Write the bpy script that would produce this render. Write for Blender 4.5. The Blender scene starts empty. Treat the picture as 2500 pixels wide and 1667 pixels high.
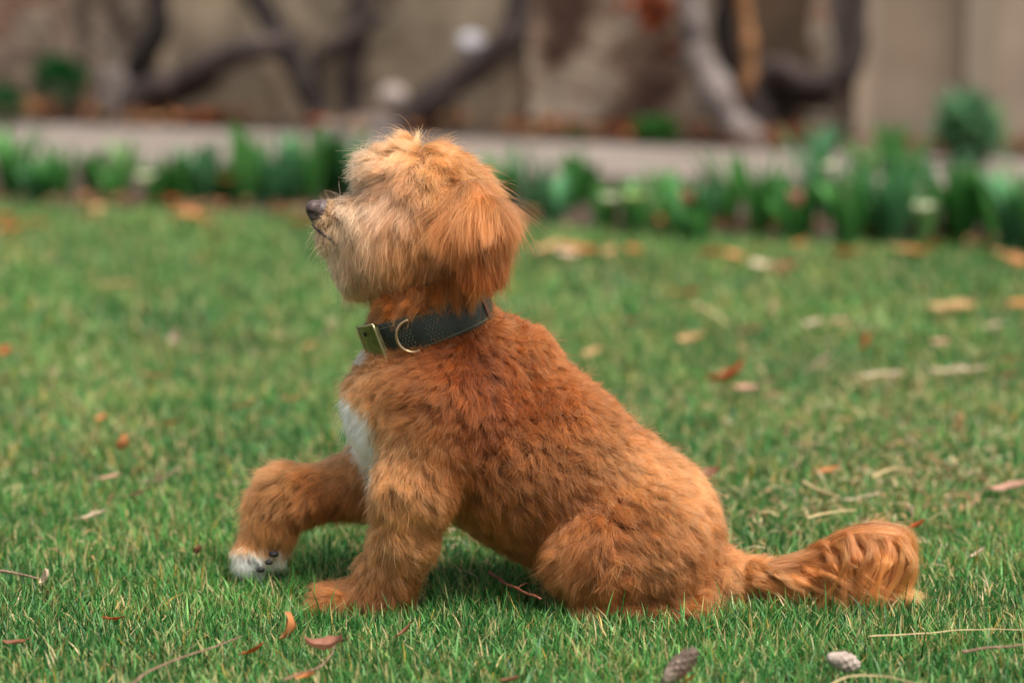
import bpy, math, random
import numpy as np
from mathutils import Vector, Matrix
from mathutils.kdtree import KDTree

random.seed(7)
RNG = np.random.default_rng(11)
scene = bpy.context.scene
COL = scene.collection

# ------------------------------------------------------------------ camera
CAM = np.array([0.0, -2.24, 0.60]); PITCH = 0.1543
FPX = 2500 * 85 / 36.0                        # focal length in photograph pixels
cam_d = bpy.data.cameras.new('camera'); cam = bpy.data.objects.new('camera', cam_d); COL.objects.link(cam)
cam.location = CAM; cam.rotation_euler = (math.pi/2 - PITCH, 0, 0)
cam_d.lens = 85; cam_d.sensor_width = 36; cam_d.clip_end = 500; cam_d.clip_start = 0.05
cam_d.dof.use_dof = True; cam_d.dof.focus_distance = 2.20; cam_d.dof.aperture_fstop = 2.9
scene.camera = cam

# ------------------------------------------------------------------ light
SUN_EL, SUN_AZ = math.radians(66), math.radians(128)    # high and soft, from the right and a little in front
world = bpy.data.worlds.new('World'); scene.world = world; world.use_nodes = True
wn = world.node_tree.nodes; bg = wn['Background']
sky = wn.new('ShaderNodeTexSky'); sky.sky_type = 'NISHITA'; sky.sun_disc = False
sky.sun_elevation = SUN_EL; sky.sun_rotation = SUN_AZ; sky.air_density = 1.0; sky.dust_density = 4.0; sky.ozone_density = 0.6
hsv = wn.new('ShaderNodeHueSaturation'); hsv.inputs['Saturation'].default_value = .35          # thin cloud takes most of the blue out of the sky
world.node_tree.links.new(sky.outputs[0], hsv.inputs['Color']); world.node_tree.links.new(hsv.outputs[0], bg.inputs[0]); bg.inputs[1].default_value = 0.082
sun_d = bpy.data.lights.new('sun', 'SUN'); sun = bpy.data.objects.new('sun', sun_d); COL.objects.link(sun)
sun_d.energy = 2.6; sun_d.angle = math.radians(24); sun_d.color = (1.0, 0.95, 0.88)
sv = Vector((math.sin(SUN_AZ)*math.cos(SUN_EL), math.cos(SUN_AZ)*math.cos(SUN_EL), math.sin(SUN_EL)))
sun.rotation_euler = sv.to_track_quat('Z', 'Y').to_euler(); sun.location = (1, 3, 5)
scene.view_settings.view_transform = 'Standard'; scene.view_settings.look = 'None'
scene.view_settings.gamma = 1.0; scene.view_settings.exposure = 0.98
cy = scene.cycles
cy.max_bounces = 10; cy.transparent_max_bounces = 8; cy.diffuse_bounces = 3; cy.glossy_bounces = 4; cy.transmission_bounces = 8
cy.caustics_reflective = False; cy.caustics_refractive = False
cy.use_denoising = True
scene.cycles_curves.shape = 'RIBBONS'
try: cy.use_adaptive_sampling = True; cy.adaptive_threshold = 0.006; scene.render.filter_size = 1.2
except Exception: pass

# ------------------------------------------------------------------ geometry of the view
CP, SP = math.cos(PITCH), math.sin(PITCH)
def ray(px, py):
    u = (px - 1250.0)/FPX; v = (833.5 - py)/FPX
    return np.array([u, CP + v*SP, -SP + v*CP])
def at(px, py, Y=0.0):
    """world point seen at a photograph pixel, standing at depth Y"""
    d = ray(px, py); return CAM + d*((Y - CAM[1])/d[1])
def ground(px, py, z=0.0):
    d = ray(px, py); return CAM + d*((z - CAM[2])/d[2])
def m_per_px(p):
    q = np.asarray(p) - CAM; return (q[1]*CP - q[2]*SP)/FPX
def lin(r, g, b):
    f = lambda c: (c/255.0/12.92) if c <= 10 else ((c/255.0 + 0.055)/1.055)**2.4
    return np.array([f(r), f(g), f(b)])
def nrm(v): return v/np.maximum(np.linalg.norm(v, axis=-1, keepdims=True), 1e-9)

class Wave:
    """smooth pseudo noise: a sum of sines along random directions"""
    def __init__(s, freq, n=6, seed=0):
        r = np.random.default_rng(seed); d = nrm(r.normal(size=(n, 3)))
        s.k = d*freq*2*math.pi*r.uniform(.6, 1.6, (n, 1)); s.p = r.uniform(0, 6.28, n)
    def __call__(s, P): return np.sin(P @ s.k.T + s.p).mean(1)*1.6

# ------------------------------------------------------------------ tagging
def tag(o, label=None, cat=None, group=None, kind=None):
    if label: o['label'] = label
    if cat: o['category'] = cat
    if group: o['group'] = group
    if kind: o['kind'] = kind
    return o
def empty(name, loc):
    o = bpy.data.objects.new(name, None); COL.objects.link(o); o.location = loc; o.empty_display_size = .05; return o
def mesh_obj(name, verts, faces, mat=None, parent=None, smooth=True, origin=None):
    """verts in world space; faces array (n,3) or (n,4) or list"""
    verts = np.asarray(verts, np.float64)
    if origin is None: origin = np.array(parent.location) if parent is not None and parent.type == 'EMPTY' else np.zeros(3)
    me = bpy.data.meshes.new(name); v = verts - origin
    if isinstance(faces, np.ndarray):
        n, k = faces.shape
        me.vertices.add(len(v)); me.vertices.foreach_set('co', v.astype(np.float32).ravel())
        me.loops.add(n*k); me.loops.foreach_set('vertex_index', faces.astype(np.int32).ravel())
        me.polygons.add(n); me.polygons.foreach_set('loop_start', (np.arange(n)*k).astype(np.int32))
        me.update(calc_edges=True)
    else:
        me.from_pydata([tuple(x) for x in v], [], faces); me.update()
    me.polygons.foreach_set('use_smooth', np.full(len(me.polygons), smooth))
    o = bpy.data.objects.new(name, me); COL.objects.link(o)
    if mat: me.materials.append(mat)
    if parent is not None:
        o.parent = parent
        if parent.type != 'EMPTY':        # parents here are meshes with vertices stored relative to their own origin
            pass
    else: o.location = origin
    return o
def point_colors(me, cols, name='col'):
    a = me.attributes.new(name, 'FLOAT_COLOR', 'POINT')
    c = np.ones((len(cols), 4), np.float32); c[:, :3] = cols; a.data.foreach_set('color', c.ravel())

# ------------------------------------------------------------------ materials
def mat_new(name):
    m = bpy.data.materials.new(name); m.use_nodes = True; return m, m.node_tree, m.node_tree.nodes['Principled BSDF']
def simple(name, rgb, rough=.6, metal=0, spec=.5):
    m, t, b = mat_new(name); b.inputs['Base Color'].default_value = (*rgb, 1); b.inputs['Roughness'].default_value = rough
    b.inputs['Metallic'].default_value = metal; b.inputs['Specular IOR Level'].default_value = spec; return m
def noisy(name, cols, scale=10, rough=.8, bump=.3, detail=6, stops=None, metal=0, bscale=None, coord='Object', bdist=.01, dist=0):
    m, t, b = mat_new(name); N = t.nodes; L = t.links
    tc = N.new('ShaderNodeTexCoord'); n = N.new('ShaderNodeTexNoise'); n.inputs['Scale'].default_value = scale; n.inputs['Detail'].default_value = detail
    n.inputs['Distortion'].default_value = dist
    r = N.new('ShaderNodeValToRGB'); stops = stops or list(np.linspace(.3, .7, len(cols)))
    while len(r.color_ramp.elements) < len(cols): r.color_ramp.elements.new(.5)
    for e, s, c in zip(r.color_ramp.elements, stops, cols): e.position = s; e.color = (*c, 1)
    L.new(tc.outputs[coord], n.inputs[0]); L.new(n.outputs[0], r.inputs[0]); L.new(r.outputs[0], b.inputs['Base Color'])
    b.inputs['Roughness'].default_value = rough; b.inputs['Metallic'].default_value = metal
    n2 = N.new('ShaderNodeTexNoise'); n2.inputs['Scale'].default_value = bscale or scale*4; n2.inputs['Detail'].default_value = 8
    bp = N.new('ShaderNodeBump'); bp.inputs['Strength'].default_value = bump; bp.inputs['Distance'].default_value = bdist
    L.new(tc.outputs[coord], n2.inputs[0]); L.new(n2.outputs[0], bp.inputs['Height']); L.new(bp.outputs[0], b.inputs['Normal'])
    return m
def leafy(name, attr='col', trans=.35, rough=.45, spec=.4):
    """thin plant matter: its colour comes per blade, light passes through"""
    m, t, b = mat_new(name); N = t.nodes; L = t.links
    a = N.new('ShaderNodeAttribute'); a.attribute_name = attr
    b.inputs['Roughness'].default_value = rough; b.inputs['Specular IOR Level'].default_value = spec
    tr = N.new('ShaderNodeBsdfTranslucent'); mx = N.new('ShaderNodeMixShader'); mx.inputs[0].default_value = trans
    L.new(a.outputs['Color'], b.inputs['Base Color']); L.new(a.outputs['Color'], tr.inputs[0])
    L.new(b.outputs[0], mx.inputs[1]); L.new(tr.outputs[0], mx.inputs[2])
    L.new(mx.outputs[0], N['Material Output'].inputs[0]); return m
def hair_mat(name, rough=.35, tip=1.5, root=.50, mixd=.30):
    """fur: a principled hair lobe mixed with soft diffuse; strand colour per strand, darker at the skin as real undercoat"""
    m, t, b = mat_new(name); N = t.nodes; L = t.links; N.remove(b)
    a = N.new('ShaderNodeAttribute'); a.attribute_name = 'col'
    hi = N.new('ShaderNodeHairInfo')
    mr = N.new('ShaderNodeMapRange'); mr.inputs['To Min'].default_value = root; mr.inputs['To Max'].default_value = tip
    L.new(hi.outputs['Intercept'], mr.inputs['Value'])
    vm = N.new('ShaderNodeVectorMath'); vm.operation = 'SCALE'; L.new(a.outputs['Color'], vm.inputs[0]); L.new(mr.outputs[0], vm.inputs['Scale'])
    h = N.new('ShaderNodeBsdfHairPrincipled'); h.model = 'CHIANG'; h.parametrization = 'COLOR'
    h.inputs['Roughness'].default_value = rough; h.inputs['Radial Roughness'].default_value = .5; h.inputs['Random Roughness'].default_value = .2
    L.new(vm.outputs[0], h.inputs['Color'])
    d = N.new('ShaderNodeBsdfDiffuse'); L.new(vm.outputs[0], d.inputs['Color'])
    mx = N.new('ShaderNodeMixShader'); mx.inputs[0].default_value = mixd
    L.new(h.outputs[0], mx.inputs[1]); L.new(d.outputs[0], mx.inputs[2]); L.new(mx.outputs[0], N['Material Output'].inputs[0])
    return m

# ------------------------------------------------------------------ shapes
def tube(path, radii, seg=10, cap=True, ys=1.0):
    path = np.asarray(path, float); n = len(path); radii = np.broadcast_to(radii, (n,))
    T = nrm(np.gradient(path, axis=0)); V = []; up = np.array([0, 0, 1.0]) if abs(T[0][2]) < .9 else np.array([1.0, 0, 0])
    s = nrm(np.cross(T[0], up)[None])[0]
    for i in range(n):
        s = nrm((s - T[i]*np.dot(s, T[i]))[None])[0]; u = np.cross(T[i], s)
        for k in range(seg):
            a = 2*math.pi*k/seg; V.append(path[i] + radii[i]*(math.cos(a)*s + math.sin(a)*u*ys))
    F = [[i*seg+k, i*seg+(k+1) % seg, (i+1)*seg+(k+1) % seg, (i+1)*seg+k] for i in range(n-1) for k in range(seg)]
    if cap: F.append(list(range(seg))[::-1]); F.append([(n-1)*seg+k for k in range(seg)])
    return V, F
def spline(pts, n):
    pts = np.asarray(pts, float); t = np.linspace(0, len(pts)-1, n); out = []
    P = np.vstack([2*pts[0]-pts[1], pts, 2*pts[-1]-pts[-2]])
    for x in t:
        i = min(int(x), len(pts)-2); f = x-i; a, b, c, d = P[i], P[i+1], P[i+2], P[i+3]
        out.append(.5*((2*b)+(-a+c)*f+(2*a-5*b+4*c-d)*f*f+(-a+3*b-3*c+d)*f**3))
    return np.array(out)
class Bag:
    def __init__(s): s.V = []; s.F = []
    def add(s, V, F):
        k = len(s.V); s.V.extend([tuple(v) for v in V]); s.F.extend([[i+k for i in f] for f in F]); return s
    def box(s, c, h, R=None):
        R = np.eye(3) if R is None else np.asarray(R)
        V = [np.asarray(c)+R@(np.array([x, y, z])*np.asarray(h)) for x in (-1, 1) for y in (-1, 1) for z in (-1, 1)]
        return s.add(V, [[0, 1, 3, 2], [4, 6, 7, 5], [0, 4, 5, 1], [2, 3, 7, 6], [0, 2, 6, 4], [1, 5, 7, 3]])
    def build(s, name, mat, parent=None, smooth=True, origin=None): return mesh_obj(name, s.V, s.F, mat, parent, smooth, origin)

# signed distance modelling: round cones blended into one continuous skin
class Prim:
    def __init__(s, a, b, r1, r2, ys=1.0, k=.02, sub=False):
        s.a, s.b, s.r1, s.r2, s.ys, s.k, s.sub = np.asarray(a, float), np.asarray(b, float), r1, r2, ys, k, sub
    def d(s, P):
        S = np.array([1, 1/s.ys, 1]); ab = (s.b-s.a)*S; pa = (P-s.a)*S
        h = np.clip(pa@ab/max(ab@ab, 1e-9), 0, 1); r = s.r1+(s.r2-s.r1)*h
        q = np.linalg.norm(pa-h[:, None]*ab, axis=1) - r
        return q*min(1, max(.75, s.ys))
def sdf(prims, P):
    D = None
    for p in prims:
        d = p.d(P)
        if D is None: D = d; continue
        k = p.k
        if p.sub:
            h = np.clip(.5-.5*(D+d)/k, 0, 1); D = D*(1-h)+(-d)*h+k*h*(1-h)
        else:
            h = np.clip(.5+.5*(D-d)/k, 0, 1); D = D*(1-h)+d*h-k*h*(1-h)
    return D
def grad(f, P, e=.0015):
    g = np.stack([f(P+np.eye(3)[i]*e)-f(P-np.eye(3)[i]*e) for i in range(3)], 1); return nrm(g)
def surface_nets(f, lo, hi, h):
    lo = np.asarray(lo, float); n = np.ceil((np.asarray(hi)-lo)/h).astype(int)+1
    ax = [lo[i]+np.arange(n[i])*h for i in range(3)]
    P = np.stack(np.meshgrid(*ax, indexing='ij'), -1).reshape(-1, 3); D = np.concatenate([f(c) for c in np.array_split(P, max(1, len(P)//400000))]).reshape(n)
    acc = np.zeros((*(n-1), 3)); cnt = np.zeros(n-1)
    C = lambda dx, dy, dz: D[dx:n[0]-1+dx, dy:n[1]-1+dy, dz:n[2]-1+dz]
    corners = [(x, y, z) for x in (0, 1) for y in (0, 1) for z in (0, 1)]
    for a in corners:
        for b in corners:
            if sum(b[i]-a[i] for i in range(3)) == 1 and all(b[i] >= a[i] for i in range(3)):
                da, db = C(*a), C(*b); m = (da < 0) != (db < 0); t = np.where(m, da/np.where(m, da-db, 1), 0)
                pos = np.array(a)+t[..., None]*(np.array(b)-np.array(a)); acc += pos*m[..., None]; cnt += m
    act = cnt > 0; idx = -np.ones(n-1, int); idx[act] = np.arange(act.sum())
    cell = np.argwhere(act); V = lo+(cell+acc[act]/cnt[act][:, None])*h; F = []
    for i in range(3):
        j, k = (i+1) % 3, (i+2) % 3
        s0 = [slice(None)]*3; s1 = [slice(None)]*3; s0[i] = slice(0, n[i]-1); s1[i] = slice(1, n[i])
        a, b = D[tuple(s0)] < 0, D[tuple(s1)] < 0; e = np.argwhere(a != b); ok = (e[:, j] > 0) & (e[:, k] > 0) & (e[:, j] < n[j]-1) & (e[:, k] < n[k]-1); e = e[ok]
        fl = a[tuple(e.T)]; oj = np.zeros(3, int); ok_ = np.zeros(3, int); oj[j] = 1; ok_[k] = 1
        q = [idx[tuple((e-oj-ok_).T)], idx[tuple((e-ok_).T)], idx[tuple(e.T)], idx[tuple((e-oj).T)]]
        Q = np.stack(q, 1); Q[~fl] = Q[~fl][:, ::-1]; F.append(Q)
    return V, np.concatenate(F)

# ================================================================== SETTING
M_SOIL = noisy('lawn_soil', [(.022, .018, .011), (.05, .037, .022), (.03, .045, .018)], 30, .95, .6)
M_BED = noisy('bed_soil', [(.035, .02, .015), (.075, .045, .032), (.05, .032, .024)], 14, .95, 1.0, bdist=.03)
M_PATH = noisy('path_stone', [(.165, .132, .11), (.22, .18, .153), (.265, .218, .185)], 2.5, .85, .3)

def line(pa, pb):                      # two points on the ground -> function of world x giving y
    a, b = ground(*pa), ground(*pb); s = (b[1]-a[1])/(b[0]-a[0]); return lambda x: a[1]+s*(x-a[0])
edge_lawn = line((0, 508), (2500, 618)); path_front = line((0, 402), (2500, 462))
path_back = line((0, 306), (2500, 402)); wall_line = line((0, 284), (2500, 372))

mesh_obj('ground', [(-150, -150, -.008), (150, -150, -.008), (150, 150, -.008), (-150, 150, -.008)], [[0, 1, 2, 3]],
         noisy('earth', [(.04, .05, .02), (.07, .07, .035)], 3, .95, .3), smooth=False)['kind'] = 'structure'
def strip(name, ya, yb, z, mat, amp=0.0, nx=120, ny=16, x0=-11, x1=11, thick=0.0):
    xs = np.linspace(x0, x1, nx); w = Wave(3.5, seed=3); w2 = Wave(11, seed=4); V = []
    for j in range(ny):
        for x in xs:
            y = ya(x)+(yb(x)-ya(x))*j/(ny-1); p = np.array([[x, y, 0]]); V.append((x, y, z+amp*(w(p)[0]+.5*w2(p)[0])))
    F = [[j*nx+i, j*nx+i+1, (j+1)*nx+i+1, (j+1)*nx+i] for j in range(ny-1) for i in range(nx-1)]
    if thick:
        k = len(V)
        for j in (0, ny-1):
            for i in range(nx): a = V[j*nx+i]; V.append((a[0], a[1], a[2]-thick))
        F += [[i+1, i, k+i, k+i+1] for i in range(nx-1)]
        F += [[(ny-1)*nx+i, (ny-1)*nx+i+1, k+nx+i+1, k+nx+i] for i in range(nx-1)]
    o = mesh_obj(name, V, F, mat); o['kind'] = 'structure'; return o
strip('lawn_ground', lambda x: -2.6, edge_lawn, -.003, M_SOIL, .0)
strip('flower_bed', lambda x: edge_lawn(x)+.001, lambda x: path_front(x)-.001, .008, M_BED, .012)
strip('path', path_front, path_back, .014, M_PATH, .001, thick=.06)
strip('wall_border', lambda x: path_back(x)+.001, lambda x: wall_line(x)+.02, .012, M_BED, .010)

# ------------------------------------------------------------------ garden wall: rubble on the left, smooth render on the right
def wall_mat(name, cols, vs, stains, bump):
    m, t, b = mat_new(name); N = t.nodes; L = t.links; tc = N.new('ShaderNodeTexCoord')
    n = N.new('ShaderNodeTexNoise'); n.inputs['Scale'].default_value = vs; n.inputs['Detail'].default_value = 5; n.inputs['Distortion'].default_value = .6
    r = N.new('ShaderNodeValToRGB')
    while len(r.color_ramp.elements) < len(cols): r.color_ramp.elements.new(.5)
    for e, s, c in zip(r.color_ramp.elements, np.linspace(.38, .62, len(cols)), cols): e.position = s; e.color = (*c, 1)
    v = N.new('ShaderNodeTexVoronoi'); v.inputs['Scale'].default_value = 6.5; v.feature = 'DISTANCE_TO_EDGE'
    mr = N.new('ShaderNodeMapRange'); mr.inputs['From Max'].default_value = .10; mr.inputs['To Min'].default_value = 1-stains; mr.inputs['To Max'].default_value = 1
    vm = N.new('ShaderNodeVectorMath'); vm.operation = 'SCALE'
    L.new(tc.outputs['Object'], n.inputs[0]); L.new(tc.outputs['Object'], v.inputs[0]); L.new(n.outputs[0], r.inputs[0])
    L.new(v.outputs[0], mr.inputs[0]); L.new(r.outputs[0], vm.inputs[0]); L.new(mr.outputs[0], vm.inputs['Scale']); L.new(vm.outputs[0], b.inputs['Base Color'])
    bp = N.new('ShaderNodeBump'); bp.inputs['Strength'].default_value = bump; bp.inputs['Distance'].default_value = .03
    L.new(mr.outputs[0], bp.inputs['Height']); L.new(bp.outputs[0], b.inputs['Normal']); b.inputs['Roughness'].default_value = .9
    return m
def wall_seg(name, xa, xb, mat, h=2.4, th=.3, off=0.0, amp=.012):
    a = np.array([xa, wall_line(xa)+off]); b = np.array([xb, wall_line(xb)+off]); d = (b-a)/np.linalg.norm(b-a); nn = np.array([-d[1], d[0]])
    nx, nz = max(2, int(np.linalg.norm(b-a)/.08)), 30; V = []; w = Wave(2.5, seed=9)
    for j in range(nz):
        for i in range(nx):
            p = a+(b-a)*i/(nx-1); z = -.05+h*j/(nz-1); q = amp*w(np.array([[p[0], 0, z]]))[0]; V.append((p[0]-nn[0]*q, p[1]-nn[1]*q, z))
    F = [[j*nx+i, j*nx+i+1, (j+1)*nx+i+1, (j+1)*nx+i] for j in range(nz-1) for i in range(nx-1)]
    k = len(V)
    for (i, j) in ((0, 0), (nx-1, 0), (nx-1, nz-1), (0, nz-1)):
        v = V[j*nx+i]; V.append((v[0]+nn[0]*th, v[1]+nn[1]*th, v[2]))
    F += [[k+1, k, k+3, k+2]]
    F.append([(nz-1)*nx+i for i in range(nx)] + [k+2, k+3]); F.append([j*nx for j in range(nz)][::-1]+[k, k+3][::1]); F.append([j*nx+nx-1 for j in range(nz)]+[k+2, k+1])
    return mesh_obj(name, V, F, mat)
def wx(px, py=200):                    # world x on the wall for a photograph column
    x = 0.0
    for _ in range(6): x = at(px, py, wall_line(x))[0]
    return x
M_RUB = wall_mat('rubble_stone', [(.05, .028, .017), (.19, .13, .09), (.38, .30, .22), (.26, .15, .095)], 2.8, .45, .8)
M_BLK = wall_mat('grey_block', [(.15, .10, .062), (.42, .33, .225), (.25, .185, .12), (.54, .41, .275)], 2.0, .12, .3)
M_PLA = wall_mat('plaster', [(.47, .345, .235), (.56, .43, .31), (.52, .39, .275)], .9, .03, .1)
tag(wall_seg('garden_wall', -10, wx(385), M_RUB), 'mottled dark brown rubble stone wall behind the green shrub at far left', 'wall')
tag(wall_seg('garden_wall', wx(385)+.002, wx(1290), M_BLK, off=.012), 'grey beige block wall behind the leaning vine trunks left of centre', 'wall')
tag(wall_seg('garden_wall', wx(1290)+.002, wx(2085), wall_mat('patched_stone', [(.10, .05, .032), (.36, .245, .165), (.56, .46, .345), (.40, .255, .17)], 2.8, .25, .6), off=.01), 'patchy pinkish brown stone wall behind the twisted vine right of centre', 'wall')
tag(wall_seg('garden_wall', wx(2085)+.002, 10, M_PLA, off=-.02), 'smooth tan rendered wall at the right of the photo', 'wall')
o = Bag(); x = wx(2385); d_ = .05
o.box((x, wall_line(x)-.03, 1.15), (d_, .03, 1.2)); tag(o.build('wall_pilaster', noisy('pilaster_stone', [(.27, .21, .15), (.36, .285, .21)], 2, .9, .3), smooth=False), 'narrow darker vertical strip on the tan wall at far right', 'pilaster')
x = wx(1935); o = Bag().box((x, wall_line(x)-.005, .72), (.165, .02, .5))
tag(o.build('wall_board', noisy('old_wood', [(.06, .035, .018), (.11, .065, .035)], 6, .85, .4), smooth=False), 'dark brown board set in the wall inside the loop of the twisted vine', 'board')

# ------------------------------------------------------------------ vines: thick old climbing stems against the wall
BARK = {
 'dark': noisy('bark_and_shade_dark', [(.014, .009, .007), (.042, .029, .023)], 9, .95, 1.2, bdist=.02),  # real dark stems, and the tubes added as shade under limbs
 'mid': noisy('bark_mid', [(.030, .020, .017), (.10, .07, .06)], 9, .95, 1.2, bdist=.02),
 'pale': noisy('bark_pale', [(.11, .085, .075), (.29, .24, .22)], 8, .9, 1.2, bdist=.02),
 'orange': noisy('bark_orange', [(.20, .09, .035), (.38, .18, .07)], 8, .9, 1.0, bdist=.02)}
def vpt(px, py, front):                # a point some way in front of the wall
    x = 0.0
    for _ in range(6): p = at(px, py, wall_line(x)-front); x = p[0]
    return p
def vine(parts, label):
    base = vpt(parts[0][0][0][0], parts[0][0][0][1], parts[0][2]); root = empty('vine_trunk', (base[0], base[1], 0)); tag(root, label, 'vine', 'old woody vine trunks in front of the wall')
    for i, (pts, rs, front, bark) in enumerate(parts):
        P = np.array([vpt(a, b, front) for a, b in pts]); S = spline(P, 26); k = m_per_px(P[0])
        R = np.interp(np.linspace(0, 1, 26), np.linspace(0, 1, len(rs)), rs)*k
        w = Wave(5, seed=i+len(label)); S = S+np.stack([w(S), Wave(6, seed=i+2)(S), w(S[:, ::-1])], 1)*.012
        R = R*(1+.18*Wave(9, seed=i+5)(S)); V, F = tube(S, R, 14)
        V = np.array(V); V = V+nrm(V-np.repeat(S, 14, 0))*(Wave(16, seed=i)(V)[:, None]*R.mean()*.13)
        mesh_obj('trunk' if i == 0 else 'branch_and_shade', V, F, BARK[bark], root)  # two of the dark side tubes are modelled shade, not wood
    return root
vine([([(288, 312), (284, 240), (278, 165)], [44, 40, 30], .30, 'pale'),
      ([(300, 262), (390, 215), (500, 165), (600, 130), (700, 112)], [40, 34, 34, 32, 28], .28, 'mid'),
      ([(345, 280), (420, 230), (520, 196)], [34, 32, 22], .16, 'dark')], 'stubby pale vine base at left with a thick limb sloping up to the right')  # the dark tube is added shade beneath the limb, no real stem
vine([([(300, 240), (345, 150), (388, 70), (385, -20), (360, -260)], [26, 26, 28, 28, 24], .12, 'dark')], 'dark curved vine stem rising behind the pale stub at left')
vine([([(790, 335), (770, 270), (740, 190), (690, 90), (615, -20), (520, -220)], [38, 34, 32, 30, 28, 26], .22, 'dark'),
      ([(745, 190), (800, 130), (860, 90), (930, 40)], [24, 22, 20, 16], .2, 'mid')], 'dark brown vine trunk leaning left, just left of the dog head')
vine([([(862, 300), (866, 200), (872, 90), (876, -40), (880, -260)], [34, 32, 32, 30, 28], .14, 'mid')], 'upright brown grey vine stem above the dog head')
vine([([(960, 345), (1010, 285), (1090, 215), (1190, 145), (1255, 90), (1270, 10), (1268, -220)], [50, 40, 34, 32, 32, 30, 28], .3, 'mid'),
      ([(960, 330), (1040, 285), (1100, 245)], [34, 30, 18], .16, 'dark'),  # dark tube added to stand in for shade on the trunk's underside
      ([(800, 330), (870, 318), (960, 325)], [26, 36, 34], .36, 'pale')], 'long mauve grey vine trunk sweeping up to the right of the dog head')
vine([([(1830, 372), (1790, 300), (1745, 220), (1700, 130), (1690, 40), (1700, -220)], [44, 40, 42, 34, 28, 26], .34, 'pale'),
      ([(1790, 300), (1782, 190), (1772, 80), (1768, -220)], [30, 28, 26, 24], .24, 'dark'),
      ([(1815, 240), (1830, 180), (1815, 60), (1816, -220)], [20, 20, 18, 18], .28, 'orange')], 'pale leaning vine trunk right of centre with dark and orange stems behind it')
vine([([(1860, 372), (1850, 300), (1840, 235), (1895, 172), (1980, 208), (2055, 190), (2093, 110), (2090, 0), (2080, -220)], [52, 48, 34, 32, 32, 32, 26, 24, 22], .2, 'mid'),
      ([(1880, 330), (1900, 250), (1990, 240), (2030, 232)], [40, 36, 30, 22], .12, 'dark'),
      ([(2052, 170), (2050, 90), (2048, -30), (2046, -220)], [16, 16, 15, 15], .16, 'pale')], 'twisted vine with a curled loop rising against the edge of the tan wall')

# ------------------------------------------------------------------ leaves of plants
M_LEAF = leafy('plant_leaf', trans=.3)
def blade_leaf(base, d, L, w, curl, cols, n=7, fold=.25):
    """strap leaf: returns verts, faces, colours"""
    d = nrm(np.array(d)[None])[0]; side = nrm(np.cross(d, [0, 0, 1.0] if abs(d[2]) < .95 else [1., 0, 0])[None])[0]
    out = nrm(np.array([d[0], d[1], 0])[None])[0] if abs(d[0])+abs(d[1]) > 1e-3 else np.array([1., 0, 0]); V = []; C = []; p = np.array(base, float)
    for i in range(n):
        t = i/(n-1); ww = w*(math.sin(math.pi*min(1, .22+.78*t)))**.7 if i < n-1 else w*.03
        dd = nrm((d+out*curl*t*t-np.array([0, 0, 1.])*curl*.5*t*t*t)[None])[0]; nn = np.cross(side, dd)
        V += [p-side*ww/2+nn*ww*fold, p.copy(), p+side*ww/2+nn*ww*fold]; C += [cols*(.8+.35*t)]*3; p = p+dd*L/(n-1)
    F = []
    for i in range(n-1):
        a = 3*i; F += [[a, a+1, a+4, a+3], [a+1, a+2, a+5, a+4]]
    return V, F, C
class Plant:
    def __init__(s): s.V = []; s.F = []; s.C = []
    def add(s, V, F, C):
        k = len(s.V); s.V += [tuple(v) for v in V]; s.F += [[i+k for i in f] for f in F]; s.C += list(C)
    def build(s, name, mat, parent=None, origin=None):
        o = mesh_obj(name, s.V, s.F, mat, parent, origin=origin); point_colors(o.data, np.array(s.C)); return o
R_ = random.Random(5)
def bulb_plant(px, py, h, n, wpx, tone, flower, label):
    """strap-leaved spring bulb: foliage, and a bud or flower where the photograph shows one"""
    b = ground(px, py, .01); k = m_per_px(b); H = h*k*(1.5 if 1280 < px < 1990 else 1.3); root = empty('bulb_plant', b); tag(root, label, 'plant', 'spring bulb plants along the lawn edge')
    base = {'g': lin(96, 156, 82), 'b': lin(98, 152, 104), 'l': lin(144, 184, 120), 'd': lin(66, 124, 58)}[tone]
    for i in range(n+2):
        a = 2*math.pi*i/(n+2)+R_.uniform(-.4, .4); tilt = R_.uniform(.05, .4); d = (math.cos(a)*tilt, math.sin(a)*tilt, 1)
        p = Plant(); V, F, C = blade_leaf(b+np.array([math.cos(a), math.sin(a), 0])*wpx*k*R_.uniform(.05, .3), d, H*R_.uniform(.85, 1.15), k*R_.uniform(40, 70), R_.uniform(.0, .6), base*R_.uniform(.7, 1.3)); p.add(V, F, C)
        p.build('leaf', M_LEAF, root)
    if flower:
        fc = {'w': lin(232, 230, 200), 'y': lin(205, 215, 140), 'p': lin(215, 150, 135), 'o': lin(216, 165, 95)}[flower]
        hh = H*R_.uniform(.55, .75); top = b+np.array([R_.uniform(-.01, .01), -.07, hh])
        V, F = tube([b, b+(top-b)*.5+[.003, 0, 0], top], .003, 6); p = Plant(); p.add(V, F, [base]*len(V)); p.build('stem', M_LEAF, root)
        p = Plant()
        for i in range(6):
            a = i*math.pi/3; V, F, C = blade_leaf(top, (math.cos(a), math.sin(a), .6 if flower != 'p' else 1.6), .034, .026, .3, fc, n=5, fold=.1); p.add(V, F, [fc]*len(C))
        p.build('flower', M_LEAF, root)
def near_what(px):
    return ('at the far left edge' if px < 130 else 'left of the white flower' if px < 340 else 'just right of the white flower' if px < 480 else 'left of the dog head' if px < 700 else
            'before the dog forehead' if px < 900 else 'just behind the dog ear' if px < 1340 else 'above two pale flowers' if px < 1600 else 'below the twisted vine' if px < 1880 else
            'left of the rosette plant' if px < 2200 else 'below the green rosette plant' if px < 2400 else 'at the far right edge')
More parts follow.
